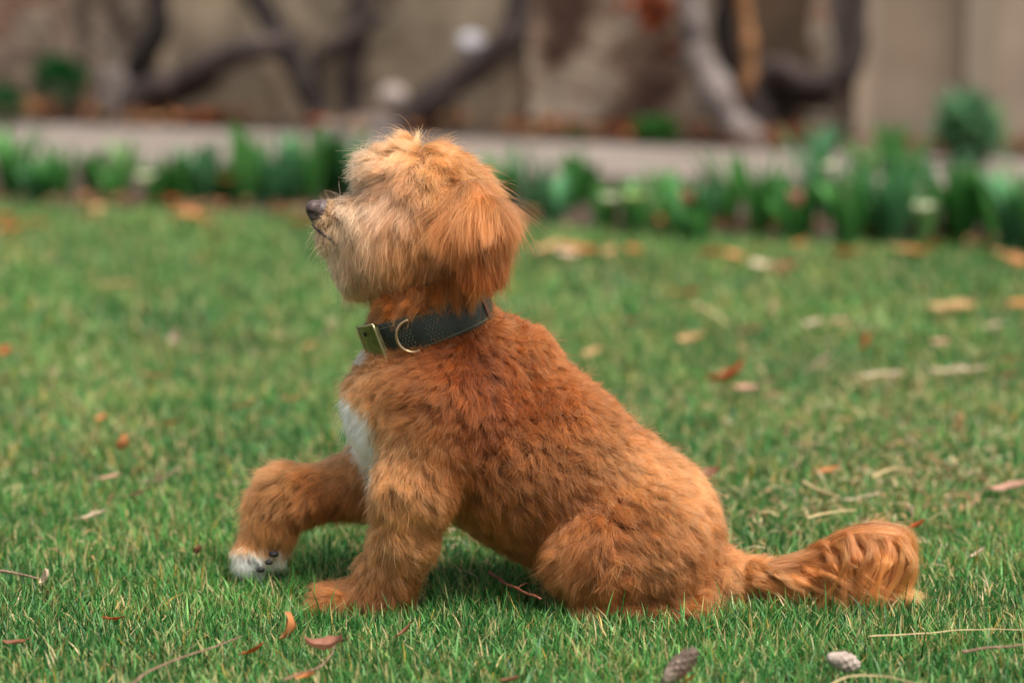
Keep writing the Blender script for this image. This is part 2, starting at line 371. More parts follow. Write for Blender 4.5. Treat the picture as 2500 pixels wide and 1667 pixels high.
bulbs = [  # px, py of the base, height px, leaves, spread px, tone, flower
 (18, 480, 130, 7, 60, 'g', None), (70, 500, 80, 5, 50, 'b', None), (140, 475, 95, 7, 70, 'g', None), (215, 480, 90, 7, 60, 'd', None), (262, 490, 70, 5, 40, 'g', None), (300, 475, 105, 6, 30, 'l', None),
 (372, 508, 80, 5, 30, 'g', 'w'), (115, 500, 90, 6, 50, 'd', None), (455, 502, 80, 5, 50, 'g', None), (535, 498, 95, 6, 50, 'd', None), (415, 505, 105, 8, 50, 'd', None), (500, 500, 120, 7, 40, 'b', None), (560, 495, 60, 4, 40, 'g', 'o'), (600, 500, 150, 8, 50, 'g', None),
 (650, 500, 100, 6, 40, 'b', None), (700, 495, 125, 8, 50, 'b', None), (745, 490, 125, 8, 50, 'g', None), (800, 480, 130, 9, 60, 'd', None), (850, 480, 120, 8, 50, 'b', None),
 (1235, 520, 120, 7, 50, 'g', None), (1290, 525, 110, 7, 50, 'b', None), (1345, 545, 90, 6, 60, 'b', None), (1392, 505, 100, 7, 40, 'g', None), (1425, 490, 80, 5, 40, 'd', None), (1480, 560, 80, 6, 60, 'g', 'w'),
 (1545, 570, 90, 6, 60, 'g', 'y'), (1600, 555, 100, 6, 70, 'l', None), (1660, 580, 110, 5, 60, 'd', 'p'), (1770, 545, 120, 8, 60, 'g', None), (1715, 560, 85, 6, 60, 'b', None), (1700, 590, 60, 5, 60, 'g', None), (1890, 560, 90, 6, 60, 'd', None), (1845, 580, 150, 8, 50, 'g', None), (1925, 590, 90, 6, 60, 'g', 'p'),
 (1945, 585, 110, 8, 50, 'd', None), (2010, 540, 140, 6, 60, 'b', 'w'), (2060, 600, 140, 8, 60, 'g', None), (2115, 585, 150, 8, 60, 'g', None), (2165, 600, 160, 9, 60, 'b', None), (2200, 520, 140, 9, 70, 'g', None),
 (2240, 600, 120, 6, 60, 'l', 'w'), (2285, 590, 170, 8, 60, 'b', None), (2340, 600, 150, 8, 70, 'd', None), (2350, 545, 120, 7, 50, 'l', None), (2420, 600, 150, 8, 60, 'g', None), (2470, 625, 170, 9, 60, 'b', None), (2530, 630, 170, 9, 60, 'g', None),
 (2160, 430, 110, 7, 50, 'g', None), (2105, 470, 100, 6, 40, 'l', None), (1985, 500, 130, 5, 20, 'b', None)]
TN = {'g': 'mid green', 'b': 'blue green', 'l': 'pale green', 'd': 'deep green'}; FN = {'w': 'with a white flower', 'y': 'with a pale yellow flower', 'p': 'with a pinkish flower', 'o': 'with an orange tan flower', None: 'without a flower'}
seen_b = {}
for q in bulbs:
    sz = 'short' if q[2] < 95 else 'tall' if q[2] > 145 else 'medium'
    lab = f"{sz} {TN[q[5]]} strap leaved plant {FN[q[6]]} {near_what(q[0])}"
    if lab in seen_b:
        seen_b[lab] += 1; lab = lab.replace(' strap', [' narrow', ' broad', ' bushy'][seen_b[lab]-1]+' strap')
    else: seen_b[lab] = 0
    bulb_plant(*q, lab)

def shrub(px, py, rx, ry, n, tone, label, stem=0, name='shrub', leafl=26):
    b = ground(px, py, .015); k = m_per_px(b); root = empty(name, b); tag(root, label, name.replace('_', ' ')); c = b+np.array([0, 0, (stem+ry)*k])
    p = Plant()
    for i in range(n):
        d = np.array([R_.gauss(0, 1), R_.gauss(0, 1), R_.gauss(0, 1)]); d /= np.linalg.norm(d); q = c+d*np.array([rx, rx, ry])*k*R_.uniform(.2, 1)**.6*.85
        V, F, C = blade_leaf(q, d+np.array([0, 0, .7]), k*leafl*R_.uniform(.7, 1.4), k*leafl*.4, .4, tone*R_.uniform(.55, 1.5), n=4); p.add(V, F, C)
    p.build('foliage', M_LEAF, root)
    V, F = tube([b-[0, 0, .01], b+(c-b)*.5+[.01, 0, 0], c], [.012, .01, .006], 8); mesh_obj('stem', V, F, BARK['mid'], root)
shrub(150, 300, 80, 60, 420, lin(26, 92, 42), 'round dark green shrub against the rubble wall at left', stem=42)
shrub(10, 312, 60, 52, 200, lin(30, 90, 45), 'dark green leafy shrub cut by the left edge of the photo')
shrub(1605, 352, 62, 28, 260, lin(50, 112, 40), 'low spreading green shrub left of the pale leaning vine trunk')
shrub(1400, 346, 26, 16, 70, lin(80, 110, 60), 'small faint green tuft at the wall foot behind the dog ear', name='weed', leafl=20)
shrub(2362, 400, 58, 62, 220, lin(104, 150, 108), 'round pale green rosette plant on a stem before the tan wall', stem=6, name='rosette_plant', leafl=70)

# ------------------------------------------------------------------ fallen leaves and bits
M_DRY = leafy('dry_leaf', trans=.2, rough=.6, spec=.3)
def dry_leaf_geo(c, L, W, yaw, tilt, roll, curl, col, n=8, seed=0):
    r = random.Random(seed); V = []; C = []; A = Matrix.Rotation(yaw, 3, 'Z') @ Matrix.Rotation(tilt, 3, 'Y') @ Matrix.Rotation(roll, 3, 'X'); cols = 5
    for i in range(n):
        t = i/(n-1); w = W*math.sin(math.pi*(t**.8))**.8*(1+.12*r.uniform(-1, 1)) if 0 < i < n-1 else W*.03
        for j in range(cols):
            s = j/(cols-1)*2-1; x = (t-.5)*L; y = s*w/2; z = curl*(s*s)*W*.5+curl*.8*(t-.5)**2*L+.03*L*math.sin(t*9+s*3)+L*.018*r.uniform(-1, 1)
            V.append(tuple(np.array(c)+np.array(A @ Vector((x, y, z))))); C.append(np.array(col)*(.75+.35*r.random())*(.8 if j == 2 else 1))
    F = [[i*cols+j, i*cols+j+1, (i+1)*cols+j+1, (i+1)*cols+j] for i in range(n-1) for j in range(cols-1)]
    k = len(V); a = np.array(c)+np.array(A @ Vector((-L*.5, 0, curl*.2*L))); b_ = np.array(c)+np.array(A @ Vector((-L*.72, .02*L, curl*.3*L+.04*L)))
    tv, tf = tube([a, (a+b_)/2, b_], max(L*.012, .0005), 5); V += [tuple(v) for v in tv]; F += [[q+k for q in f] for f in tf]; C += [np.array(col)*.7]*len(tv)
    return V, F, C
LC = {'orange': lin(198, 128, 76), 'rust': lin(178, 84, 38), 'tan': lin(208, 165, 115), 'pale': lin(214, 190, 160), 'brown': lin(140, 92, 66), 'pink': lin(196, 148, 126), 'umber': lin(176, 122, 98)}
def fallen_leaf(px, py, lpx, wpx, col, curl, label, z=.022, yaw=None, tilt=None, seed=None):
    b = ground(px, py, z); k = m_per_px(b)*1.12; s = seed if seed is not None else int(px*7+py); r = random.Random(s)
    V, F, C = dry_leaf_geo(b, lpx*k, wpx*k, r.uniform(0, 6.28) if yaw is None else yaw, r.uniform(-.25, .25) if tilt is None else tilt, r.uniform(-.3, .3), curl, LC[col], seed=s)
    base = b.copy(); base[2] = min(v[2] for v in V); p = Plant(); p.add(V, F, C); o = p.build('fallen_leaf', M_DRY, origin=base)
    tag(o, label, 'leaf', 'dry leaves lying on the lawn'); o.data.materials[0] = M_DRY; return o
E0 = ('orange', 'rust')
leaves = [ # px, py, length, width, colour, curl, where
 (1685, 718, 62, 44, 'orange', .3, 'oval orange leaf high on the lawn right of the dog collar', .12),
 (2330, 752, 100, 62, 'tan', .25, 'large tan leaf at upper right of the lawn, near the right edge', 0.1),
 (2495, 745, 60, 40, 'orange', .3, 'orange tan leaf cut by the right edge, level with the large tan leaf', 0),
 (2118, 838, 40, 42, 'rust', .5, 'small rust coloured leaf at mid height right of the dog back', 1.2),
 (1785, 922, 84, 34, 'rust', .9, 'curled rust leaf arched over grass behind the dog back', .4),
 (1822, 950, 70, 40, 'pink', .3, 'pale pink leaf touching the curled rust leaf', 0),
 (1880, 928, 50, 30, 'pink', .3, 'small pale leaf just right of the pale pink leaf behind the dog back', 0),
 (1545, 785, 50, 34, 'tan', .3, 'tan leaf low between the collar and the right lawn', 0.1),
 (1450, 862, 44, 36, 'tan', .3, 'small tan leaf close behind the dog shoulder', .4),
 (1685, 830, 60, 30, 'tan', .5, 'narrow tan leaf above the arched rust leaf', .2),
 (1890, 760, 50, 26, 'pink', .5, 'slim pinkish leaf standing in grass at the upper middle right', 1.3),
 (1835, 808, 56, 36, 'pink', .3, 'pinkish leaf left of the slim pinkish leaf at upper right', .1),
 (1990, 790, 44, 30, 'pale', .3, 'small pale leaf at the upper right of the lawn', .2),
 (2050, 785, 46, 26, 'pink', .3, 'small pinkish leaf next to the small pale leaf at upper right', .1),
 (2005, 885, 80, 30, 'pale', .4, 'long pale leaf lying askew in the middle of the right lawn', .7),
 (2020, 832, 60, 24, 'pale', .3, 'thin pale leaf left of the small rust leaf', .1),
 (2300, 838, 50, 36, 'pink', .3, 'pinkish leaf between the large tan leaf and the right edge', .1),
 (2430, 798, 50, 36, 'pale', .3, 'pale leaf below and right of the large tan leaf', .3),
 (2470, 880, 60, 36, 'tan', .4, 'tan leaf by the right edge at mid height', .3),
 (2465, 920, 50, 30, 'brown', .4, 'brownish leaf by the right edge just below a tan leaf', .1),
 (2340, 905, 120, 26, 'pale', .2, 'long pale dry leaf lying flat at the right, below a patch of dark grass', .1),
 (2150, 915, 90, 22, 'pale', .2, 'narrow pale strip of leaf in the middle of the right lawn', .1),
 (2350, 1027, 34, 34, 'tan', .6, 'small round tan leaf standing up at the right', 1.2),
 (2020, 1150, 60, 22, 'orange', .4, 'narrow orange leaf above the tail', .2),
 (2240, 1285, 44, 26, 'rust', .5, 'dark red leaf just behind the tip of the tail', .4),
 (1735, 1158, 50, 36, 'brown', .5, 'greyish brown leaf close behind the dog rump', .3),
 (2465, 1190, 90, 40, 'pink', .3, 'pinkish leaf by the right edge level with the rump', .2),
 (2110, 1280, 60, 18, 'pale', .3, 'thin pale leaf over the tail top', .2),
 (2390, 1350, 40, 20, 'pale', .4, 'small pale leaf to the right of the tail', .6),
 (382, 920, 74, 40, 'tan', .3, 'large tan leaf on the left lawn', .05),
 (413, 1033, 64, 26, 'rust', .3, 'reddish orange leaf below the large tan leaf on the left', .1),
 (308, 1085, 40, 40, 'orange', .6, 'orange leaf standing upright on the left lawn', 1.2),
 (250, 1022, 32, 26, 'orange', .4, 'small orange leaf left of the reddish leaf', .3),
 (598, 990, 44, 28, 'orange', .4, 'small dull orange leaf nearest the raised paw', .2),
 (716, 975, 44, 26, 'orange', .4, 'small yellow orange leaf in front of the white chest', .2),
 (762, 846, 36, 34, 'tan', .4, 'small tan leaf in front of the collar', .3),
 (808, 806, 56, 26, 'pale', .5, 'slanted pale leaf just in front of the collar', 1.0),
 (435, 822, 34, 44, 'pale', .4, 'pale upright leaf in the middle of the left lawn', 1.2),
 (15, 858, 34, 30, 'rust', .4, 'small rust leaf at the left edge', .4),
 (290, 695, 80, 30, 'tan', .3, 'faint tan leaf far back on the left lawn', .1),
 (230, 1260, 60, 30, 'pale', .4, 'pale leaf low on the left lawn', .3),
 (270, 1165, 56, 18, 'pink', .3, 'thin pinkish leaf lying below the upright orange leaf', .1),
 (400, 1170, 90, 30, 'pale', .5, 'crumpled pale leaf left of the raised leg', .4),
 (340, 1205, 60, 20, 'pink', .4, 'small pinkish scrap below a crumpled pale leaf on the left', .4),
 (118, 1408, 34, 26, 'pale', .8, 'small rounded pale leaf standing at lower left', 1.2),
 (485, 1345, 26, 22, 'brown', .6, 'grey brown bud-like leaf left of the raised paw', 1.0),
 (280, 1512, 44, 18, 'rust', .5, 'small red brown leaf low in the grass at lower left', .1),
 (40, 1570, 60, 20, 'brown', .5, 'pale brown curled leaf at the lower left edge', .1),
 (620, 1590, 56, 26, 'rust', .5, 'dark rust leaf half buried at lower left of the paw', .5),
 (745, 1652, 52, 34, 'orange', .4, 'bright orange leaf at the bottom edge below the paw', .2),
 (990, 1540, 50, 18, 'brown', .5, 'small brown leaf in the grass below the foreleg', .6),
 (1250, 1660, 50, 26, 'brown', .4, 'brown leaf at the bottom edge under the belly', .3),
 (1690, 1655, 60, 22, 'orange', .3, 'thin orange leaf leaning on the brown cone', .7),
 (1660, 1700, 70, 40, 'brown', .3, 'pale brown leaf cut by the bottom edge under the cone', .2),
 (2110, 1215, 90, 16, 'pale', .3, 'fine pale leaf sliver above the tail plume', .3),
]
for (px, py, l, w, c, cu, lab, ti) in leaves:
    fallen_leaf(px, py, l, w, c, cu, lab, tilt=-ti, yaw=(random.Random(px).uniform(-.5, .5) if ti < .6 else random.Random(px).uniform(-.9, .9)), z=(.030 if py < 1100 else .024) if ti < .6 else .024)
# the upright orange leaf in front of the paw and the pink folded leaf below it
fallen_leaf(720, 1530, 62, 30, 'orange', 1.1, 'curled orange brown leaf standing in the grass in front of the foot', tilt=-1.35, yaw=.3, z=.026, seed=3)
fallen_leaf(795, 1583, 84, 40, 'umber', .9, 'folded pinkish brown leaf lying in the foreground below the foot', tilt=.12, yaw=math.pi-.15, z=.026, seed=4)

def edge_leaf(px, py, lpx, col, i, z, where):
    fallen_leaf(px, py, lpx, lpx*.6, col, .4, where, z=z, seed=900+i)
le = [(30, 560, 70, 'orange'), (10, 535, 60, 'rust'), (95, 548, 50, 'orange'), (215, 525, 60, 'tan'), (238, 512, 44, 'tan'), (430, 530, 60, 'tan'), (470, 528, 66, 'orange'), (510, 545, 60, 'tan'), (480, 508, 46, 'brown'), (560, 470, 50, 'tan'), (690, 520, 80, 'tan'), (745, 545, 80, 'orange'),
      (1330, 612, 60, 'tan'), (1365, 605, 70, 'tan'), (1410, 615, 80, 'orange'), (1450, 608, 60, 'orange'), (1490, 618, 56, 'tan'), (1550, 612, 50, 'orange'), (1390, 625, 60, 'pale'), (1660, 500, 60, 'pink'), (1690, 520, 60, 'rust'), (1735, 620, 60, 'rust'), (1790, 628, 60, 'orange'), (1840, 612, 50, 'tan'), (1850, 650, 60, 'pale'), (1920, 655, 66, 'brown'),
      (1950, 600, 50, 'orange'), (2060, 620, 70, 'orange'), (2100, 615, 50, 'tan'), (2130, 570, 44, 'rust'), (2205, 615, 60, 'tan'), (2240, 620, 80, 'orange'), (2270, 600, 50, 'rust'), (2450, 625, 70, 'tan'), (2480, 640, 60, 'orange'), (2400, 590, 50, 'brown')]
cnt = {}
for i, (px, py, l, c) in enumerate(le):
    key = (c, near_what(px)); cnt[key] = cnt.get(key, 0)+1
    edge_leaf(px, py, l, c, i, .032, f"{['', 'second ', 'third ', 'fourth '][cnt[key]-1]}{c} dry leaf on the flower bed edge {near_what(px)}")
# leaf litter below the wall: a carpet nobody could count
WL_ = Wave(.9, seed=41); p = Plant(); rr = random.Random(21)
for i in range(1500):
    x = rr.uniform(-3.2, 3.2); ya, yb = path_back(x), wall_line(x); y = ya+(yb-ya)*rr.uniform(.0, 1)
    if WL_(np.array([[x, y, 0]]))[0] < rr.uniform(-.5, .35): continue
    c = [LC['orange'], LC['rust'], LC['tan'], LC['brown']][rr.choice((0, 1, 2, 2, 3, 3))]*.75
    V, F, C = dry_leaf_geo((x, y, .03+rr.random()*.03), .06*rr.uniform(.6, 1.2), .04*rr.uniform(.6, 1.2), rr.uniform(0, 6.3), rr.uniform(-.5, .5), rr.uniform(-.5, .5), .4, c, n=4, seed=i); p.add(V, F, C)
tag(p.build('leaf_litter', M_DRY), 'carpet of orange and brown dry leaves along the foot of the wall', 'leaf litter', kind='stuff')
p = Plant()                                                 # broken leaf bits and mulch where the bed meets the lawn
for i in range(700):
    x = rr.uniform(-2.2, 2.2); y = edge_lawn(x)+abs(rr.gauss(0, .10))-.04
    if WL_(np.array([[x*2.3, 5, 0]]))[0] < rr.uniform(-.9, .7): continue
    c = [LC['orange'], LC['tan'], LC['pale'], LC['brown'], LC['brown'], LC['rust']][rr.choice((0, 1, 1, 2, 3, 4, 5))]*rr.uniform(.6, 1)
    V, F, C = dry_leaf_geo((x, y, .022+rr.random()*.012), .035*rr.uniform(.5, 1.4), .022*rr.uniform(.5, 1.3), rr.uniform(0, 6.3), rr.uniform(-.5, .5), rr.uniform(-.5, .5), .4, c, n=4, seed=i); p.add(V, F, C)
tag(p.build('bed_mulch', M_DRY), 'broken dry leaf bits along the front edge of the flower bed', 'leaf litter', kind='stuff')
# orange dead leaves hanging on the wall, the two pale lumps on the vine
c = vpt(1592, 30, .12); k = m_per_px(c); p = Plant()
for i in range(60):
    d = np.array([rr.gauss(0, 1), rr.gauss(0, .5), rr.gauss(0, 1)])*k*26
    V, F, C = dry_leaf_geo(c+d, .055, .035, rr.uniform(0, 6.3), rr.uniform(-1, 1), rr.uniform(-1, 1), .5, LC['rust']*.8, n=5, seed=i); p.add(V, F, C)
V, F = tube([c+[0, .1, .25], c+[0, .05, .1], c], .008, 6); p.add(V, F, [LC['brown']]*len(V))
tag(p.build('dead_leaf_cluster', M_DRY, origin=c-[0, 0, .05]), 'bunch of rusty dead leaves hanging on the wall at the top', 'dead leaves')
def lump(px, py, r, front, col, label, name):
    c = vpt(px, py, front); k = m_per_px(c); R = r*k; w = Wave(1.2/R, seed=px)
    V, F = surface_nets(lambda P: np.linalg.norm((P-c)*[1, 1, 1.15], axis=1)-R*(1+.12*w(P)), c-R*1.5, c+R*1.5, R/7)
    tag(mesh_obj(name, V, F, noisy(name+'_mat', [col*.8, col], 20, .8, .4), origin=c), label, name.replace('_', ' '))
lump(1150, 108, 34, .26, lin(205, 200, 205), 'white rounded lump lodged on the long sweeping vine trunk', 'pale_stone')
lump(958, 238, 36, .3, lin(165, 150, 142), 'greyish rounded knob at the foot of the sweeping vine trunk', 'cut_stump')

# ------------------------------------------------------------------ twigs, straws, cones
M_TWIG = noisy('twig_bark', [(.16, .09, .05), (.36, .23, .15)], 60, .8, .5)
M_STRAW = simple('dry_straw', tuple(lin(205, 178, 130)), .6)
def stick(pts, r, mat, label, name='twig', zs=None, side=()):
    P = np.array([ground(a, b, zs[i] if zs else .03) for i, (a, b) in enumerate(pts)]); S = spline(P, 24); k = m_per_px(P[0]); S[:, 2] += Wave(20, seed=int(pts[0][0]))(S)*.001
    B = Bag(); V, F = tube(S, np.linspace(r, r*.55, 24)*k*(1+.15*np.sin(np.arange(24)*1.9)), 8); B.add(V, F)
    for (i, dx, dz) in side:
        q = S[i]; V, F = tube([q, q+np.array([dx*.5, .004, dz*.6]), q+np.array([dx, .006, dz])], [r*.4*k, r*.3*k, r*.2*k], 6); B.add(V, F)
    o = S.mean(0); o[2] = S[:, 2].min(); tag(B.build(name, mat, origin=o), label, name.replace('_', ' '))
stick([(290, 1700), (360, 1640), (440, 1605), (520, 1580), (590, 1552)], 3.8, M_TWIG, 'pinkish brown twig slanting up from the bottom edge at lower left', side=((12, .01, .01), (19, .006, .014)))
stick([(690, 1660), (745, 1640), (790, 1618), (812, 1590), (814, 1572)], 3.2, M_TWIG, 'bent brown stalk below the folded pinkish leaf')
stick([(1195, 1395), (1230, 1420), (1270, 1440), (1320, 1462)], 5, noisy('red_twig', [(.15, .04, .02), (.28, .09, .045)], 60, .7, .5), 'thin reddish twig on the grass under the belly', side=((14, .01, .004), (18, .012, -.002)))
stick([(2120, 1555), (2250, 1545), (2380, 1535), (2520, 1537)], 1.8, M_STRAW, 'long straight pale stalk lying right of the tail', 'straw')
stick([(2075, 1600), (2090, 1560), (2105, 1520), (2122, 1497)], 2.4, M_STRAW, 'pale stalk leaning upright beside the grey cone', 'straw', zs=[.01, .03, .045, .06])
stick([(1960, 1176), (2000, 1195), (2050, 1214)], 4, M_STRAW, 'pale straw lying on the grass right of the dog rump', 'straw')
stick([(2130, 1165), (2180, 1145), (2230, 1150)], 3.5, M_STRAW, 'curved pale straw lying behind the tail', 'straw')
stick([(1970, 1265), (2030, 1250), (2090, 1245)], 3, M_STRAW, 'pale straw lying just above the tail plume', 'straw')
stick([(1700, 745), (1740, 765), (1775, 790)], 5, M_STRAW, 'slanted straw right of the oval orange leaf', 'straw')
stick([(2350, 1590), (2440, 1580), (2520, 1570)], 4, M_TWIG, 'brown twig lying at the lower right edge')
stick([(0, 1395), (50, 1402), (95, 1412)], 4, M_TWIG, 'thin grey brown twig at the left edge beside the small rounded leaf')
stick([(2000, 1690), (2060, 1655), (2150, 1650), (2260, 1672)], 2.6, M_STRAW, 'bent straw at the bottom edge under the grey cone', 'straw')

def cone(px, py, L, W, ang, cols, label, scales=7, z=.02):
    """small conifer cone: stacked overlapping scales on a core"""
    c = ground(px, py, z); k = m_per_px(c); L *= k; W *= k; root = empty('conifer_cone', (c[0], c[1], 0)); tag(root, label, 'cone')
    ax = np.array([math.cos(ang), .25, math.sin(ang)]); ax /= np.linalg.norm(ax); s = np.cross(ax, [0, 1., 0]); s /= np.linalg.norm(s); u = np.cross(s, ax)
    m = noisy('cone_scale', cols, 90, .85, .8, bdist=.002); core = Bag(); t = np.linspace(0, 1, 14)
    V, F = tube([c+ax*(x-.5)*L for x in t], W*.42*np.sin(np.pi*np.clip(t*.92+.06, 0, 1))**.6, 12); core.add(V, F); core.build('core', m, root)
    b = Bag()
    for i in range(scales):
        f = i/(scales-1); rr_ = W*.5*math.sin(math.pi*(.1+.8*f))**.6; n = 8
        for j in range(n):
            a = 2*math.pi*(j+.5*(i % 2))/n; o_ = c+ax*(f-.5)*L*.9; r_ = math.cos(a)*s+math.sin(a)*u; tt = np.cross(ax, r_)
            p0 = o_+r_*rr_*.72; h = L/scales*1.35; w = rr_*.45
            V = [p0-tt*w, p0+tt*w, p0+tt*w*.9+ax*h*.7+r_*rr_*.28, p0+ax*h*1.1+r_*rr_*.32, p0-tt*w*.9+ax*h*.7+r_*rr_*.28, p0+r_*rr_*.08+ax*h*.5-r_*.0]
            b.add(V, [[0, 1, 5], [1, 2, 5], [2, 3, 5], [3, 4, 5], [4, 0, 5]])
    b.build('scales', m, root)
cone(2052, 1612, 74, 50, -.35, [(.30, .23, .18), (.50, .41, .34)], 'pale grey egg shaped cone lying in the foreground grass below the tail', 6, .028)
cone(1655, 1630, 104, 54, .75, [(.16, .10, .07), (.46, .34, .27)], 'rough brown conifer cone at the bottom edge below the haunch', 8, .03)

# ================================================================== DOG
S0 = m_per_px(at(1250, 1000, 0))
def pt(px, py, Y): return at(px, py, Y)
def PR(a, b, ya, yb, r1, r2, ys=1.0, k=.02):
    A, B = pt(*a, ya), pt(*b, yb); return Prim(A, B, r1*m_per_px(A), r2*m_per_px(B), ys, k)
BODY = [
 PR((1088, 965), (1290, 1110), 0, 0, 205, 200, .92), PR((1290, 1110), (1540, 1300), 0, 0, 198, 204, .88, .03),
 PR((1005, 985), (1060, 1000), 0, 0, 142, 175, .85, .03),
 PR((1110, 890), (1165, 890), 0, 0, 122, 106, .85, .03), PR((1205, 862), (1262, 895), 0, 0, 70, 88, .9, .02),
 PR((1090, 870), (1055, 690), 0, 0, 116, 110, .85, .02),                                         # neck
 PR((1062, 505), (1040, 525), 0, 0, 122, 118, .98, .03), PR((1120, 560), (1085, 600), 0, 0, 84, 82, .98, .03),      # skull
 PR((1000, 590), (905, 582), 0, 0, 84, 66, .95, .03), PR((930, 560), (808, 530), 0, 0, 68, 36, .85, .025),   # cheeks, muzzle
 PR((880, 625), (818, 590), 0, 0, 55, 30, .85, .02), PR((900, 640), (870, 655), 0, 0, 40, 32, .8, .02),    # chin
 PR((925, 415), (1000, 415), 0, 0, 34, 56, .95, .025),                                     # fringe
 # near foreleg
 PR((1085, 1010), (1012, 1190), -.050, -.066, 130, 82, .75, .012), PR((1012, 1190), (985, 1310), -.066, -.060, 82, 59, .8, .012),
 PR((985, 1310), (945, 1400), -.060, -.054, 59, 44, .85, .015), PR((948, 1405), (905, 1456), -.052, -.05, 54, 40, .85, .02), PR((940, 1452), (815, 1464), -.05, -.05, 42, 32, 1.2, .015), PR((822, 1466), (788, 1480), -.042, -.040, 24, 17, 1, .007), PR((826, 1472), (796, 1488), -.064, -.064, 24, 17, 1, .007),
 # far foreleg, raised
 PR((1010, 1070), (900, 1172), .045, .055, 120, 66, .8, .03), PR((900, 1176), (705, 1214), .055, .05, 60, 54, .8, .02),
 PR((705, 1214), (664, 1250), .05, .048, 52, 44, .85, .02), PR((664, 1250), (625, 1335), .048, .045, 38, 39, .9, .015), PR((602, 1355), (596, 1370), .037, .034, 25, 17, 1.0, .006), PR((632, 1362), (628, 1378), .045, .044, 24, 15, 1.0, .006), PR((610, 1358), (604, 1374), .058, .058, 23, 15, 1.0, .006), PR((690, 1290), (676, 1345), .046, .046, 26, 18, 1, .012),
 # haunches
 PR((1570, 1345), (1455, 1362), -.060, -.070, 140, 98, .55, .020), PR((1455, 1362), (1405, 1368), -.070, -.073, 96, 58, .72, .014), PR((1420, 1400), (1460, 1478), -.064, -.06, 46, 34, 1, .015), PR((1430, 1492), (1700, 1486), -.075, -.066, 24, 34, 1.2, .015),
 PR((1560, 1350), (1450, 1345), .055, .062, 132, 90, .62, .02), PR((1440, 1370), (1430, 1430), .07, .07, 46, 34, 1, .015), PR((1345, 1420), (1600, 1425), .08, .07, 18, 28, 1.2, .015),
 PR((1640, 1400), (1745, 1430), 0, -.01, 110, 62, 1.0, .03),
 # tail core
 PR((1745, 1400), (1850, 1408), 0, -.01, 50, 26, 1, .02), PR((1850, 1408), (1965, 1398), -.01, -.02, 26, 20, 1, .015), PR((1965, 1398), (2045, 1350), -.02, -.02, 20, 18, 1, .01),
 PR((2045, 1350), (2125, 1318), -.02, -.02, 18, 16, 1, .01), PR((2125, 1318), (2180, 1322), -.02, -.015, 16, 12, 1, .01), PR((2180, 1322), (2200, 1350), -.015, -.01, 12, 7, 1, .01)]
for s_ in (-1, 1):                          # hollow of the eye between brow and cheek
    A_, B_ = pt(928, 468, s_*.062), pt(955, 530, s_*.068); BODY.append(Prim(A_, B_, 30*S0, 22*S0, 1.0, .014, sub=True))
def body_sdf(P):
    d = sdf(BODY, P); return np.maximum(d, .004-P[:, 2])
lo = np.array([-.30, -.14, 0.0]); hi = np.array([.42, .14, .50])
V, F = surface_nets(body_sdf, lo, hi, .0042)
V = np.array(V)
dog = empty('dog', (.05, 0, 0)); tag(dog, 'fluffy ginger dog with white chest sitting on the grass, one front paw raised, head up', 'dog')
M_SKIN = noisy('dog_skin', [(.20, .08, .03), (.28, .12, .05)], 40, .9, .2)
body = mesh_obj('body', V, F, M_SKIN, dog)
OB = np.array(dog.location)

# ears: flat flaps, near and far
EARS = []
def ear_prims(s):
    return [PR((1145, 470), (1170, 540), s*.054, s*.066, 34, 52, .17, .01), PR((1170, 540), (1172, 590), s*.066, s*.066, 54, 42, .16, .01), PR((1172, 590), (1160, 605), s*.066, s*.064, 40, 26, .2, .01)]
def prim_sdf(pr): return lambda P: sdf(pr, P)
ear_objs = []
for s in (-1, 1):
    pr = ear_prims(s); f = prim_sdf(pr); c = pt(1164, 555, s*.058)
    v, q = surface_nets(f, c-[.05, .03, .075], c+[.05, .03, .075], .003); o = mesh_obj('ear', v, q, M_SKIN, dog); ear_objs.append((o, v, q, f))

# ---- fur
HAIR_COUNT = 0
def sample_roots(V, F, n, weight=None):
    V = np.asarray(V); T = np.concatenate([F[:, [0, 1, 2]], F[:, [0, 2, 3]]]); a, b, c = V[T[:, 0]], V[T[:, 1]], V[T[:, 2]]
    ar = np.linalg.norm(np.cross(b-a, c-a), axis=1); ctr = (a+b+c)/3
    if weight is not None: ar = ar*weight(ctr)
    i = RNG.choice(len(T), n, p=ar/ar.sum()); u, v = RNG.random(n), RNG.random(n); m = u+v > 1; u[m] = 1-u[m]; v[m] = 1-v[m]
    return a[i]+(b[i]-a[i])*u[:, None]+(c[i]-a[i])*v[:, None]
def to_px(P):
    q = P-CAM; z = q[:, 1]*CP-q[:, 2]*SP; return np.stack([1250+FPX*q[:, 0]/z, 833.5-FPX*(q[:, 1]*SP+q[:, 2]*CP)/z], 1)
def nearest(A, B):
    """index of nearest B for each A"""
    t = KDTree(len(B))
    for i, p in enumerate(B): t.insert(p, i)
    t.balance(); return np.array([t.find(p)[1] for p in A])
def guides_eval(G, P, sig=55.0):
    """smoothly interpolate coat guides given in photograph space over the side of the body"""
    g = np.array([[r[0], r[1]] for r in G], float); px = to_px(P); out = []
    vals = np.array([[r[2], -r[3], r[4], r[5], r[6], r[7], r[8], *r[9]] for r in G], float)
    for ch in np.array_split(np.arange(len(P)), max(1, len(P)//40000)):
        d2 = ((px[ch][:, None]-g[None])**2).sum(2); w = np.exp(-d2/(2*sig*sig))+1e-7/(1+d2/1e4)**2; w /= w.sum(1, keepdims=True); out.append(w@vals)
    return np.concatenate(out)
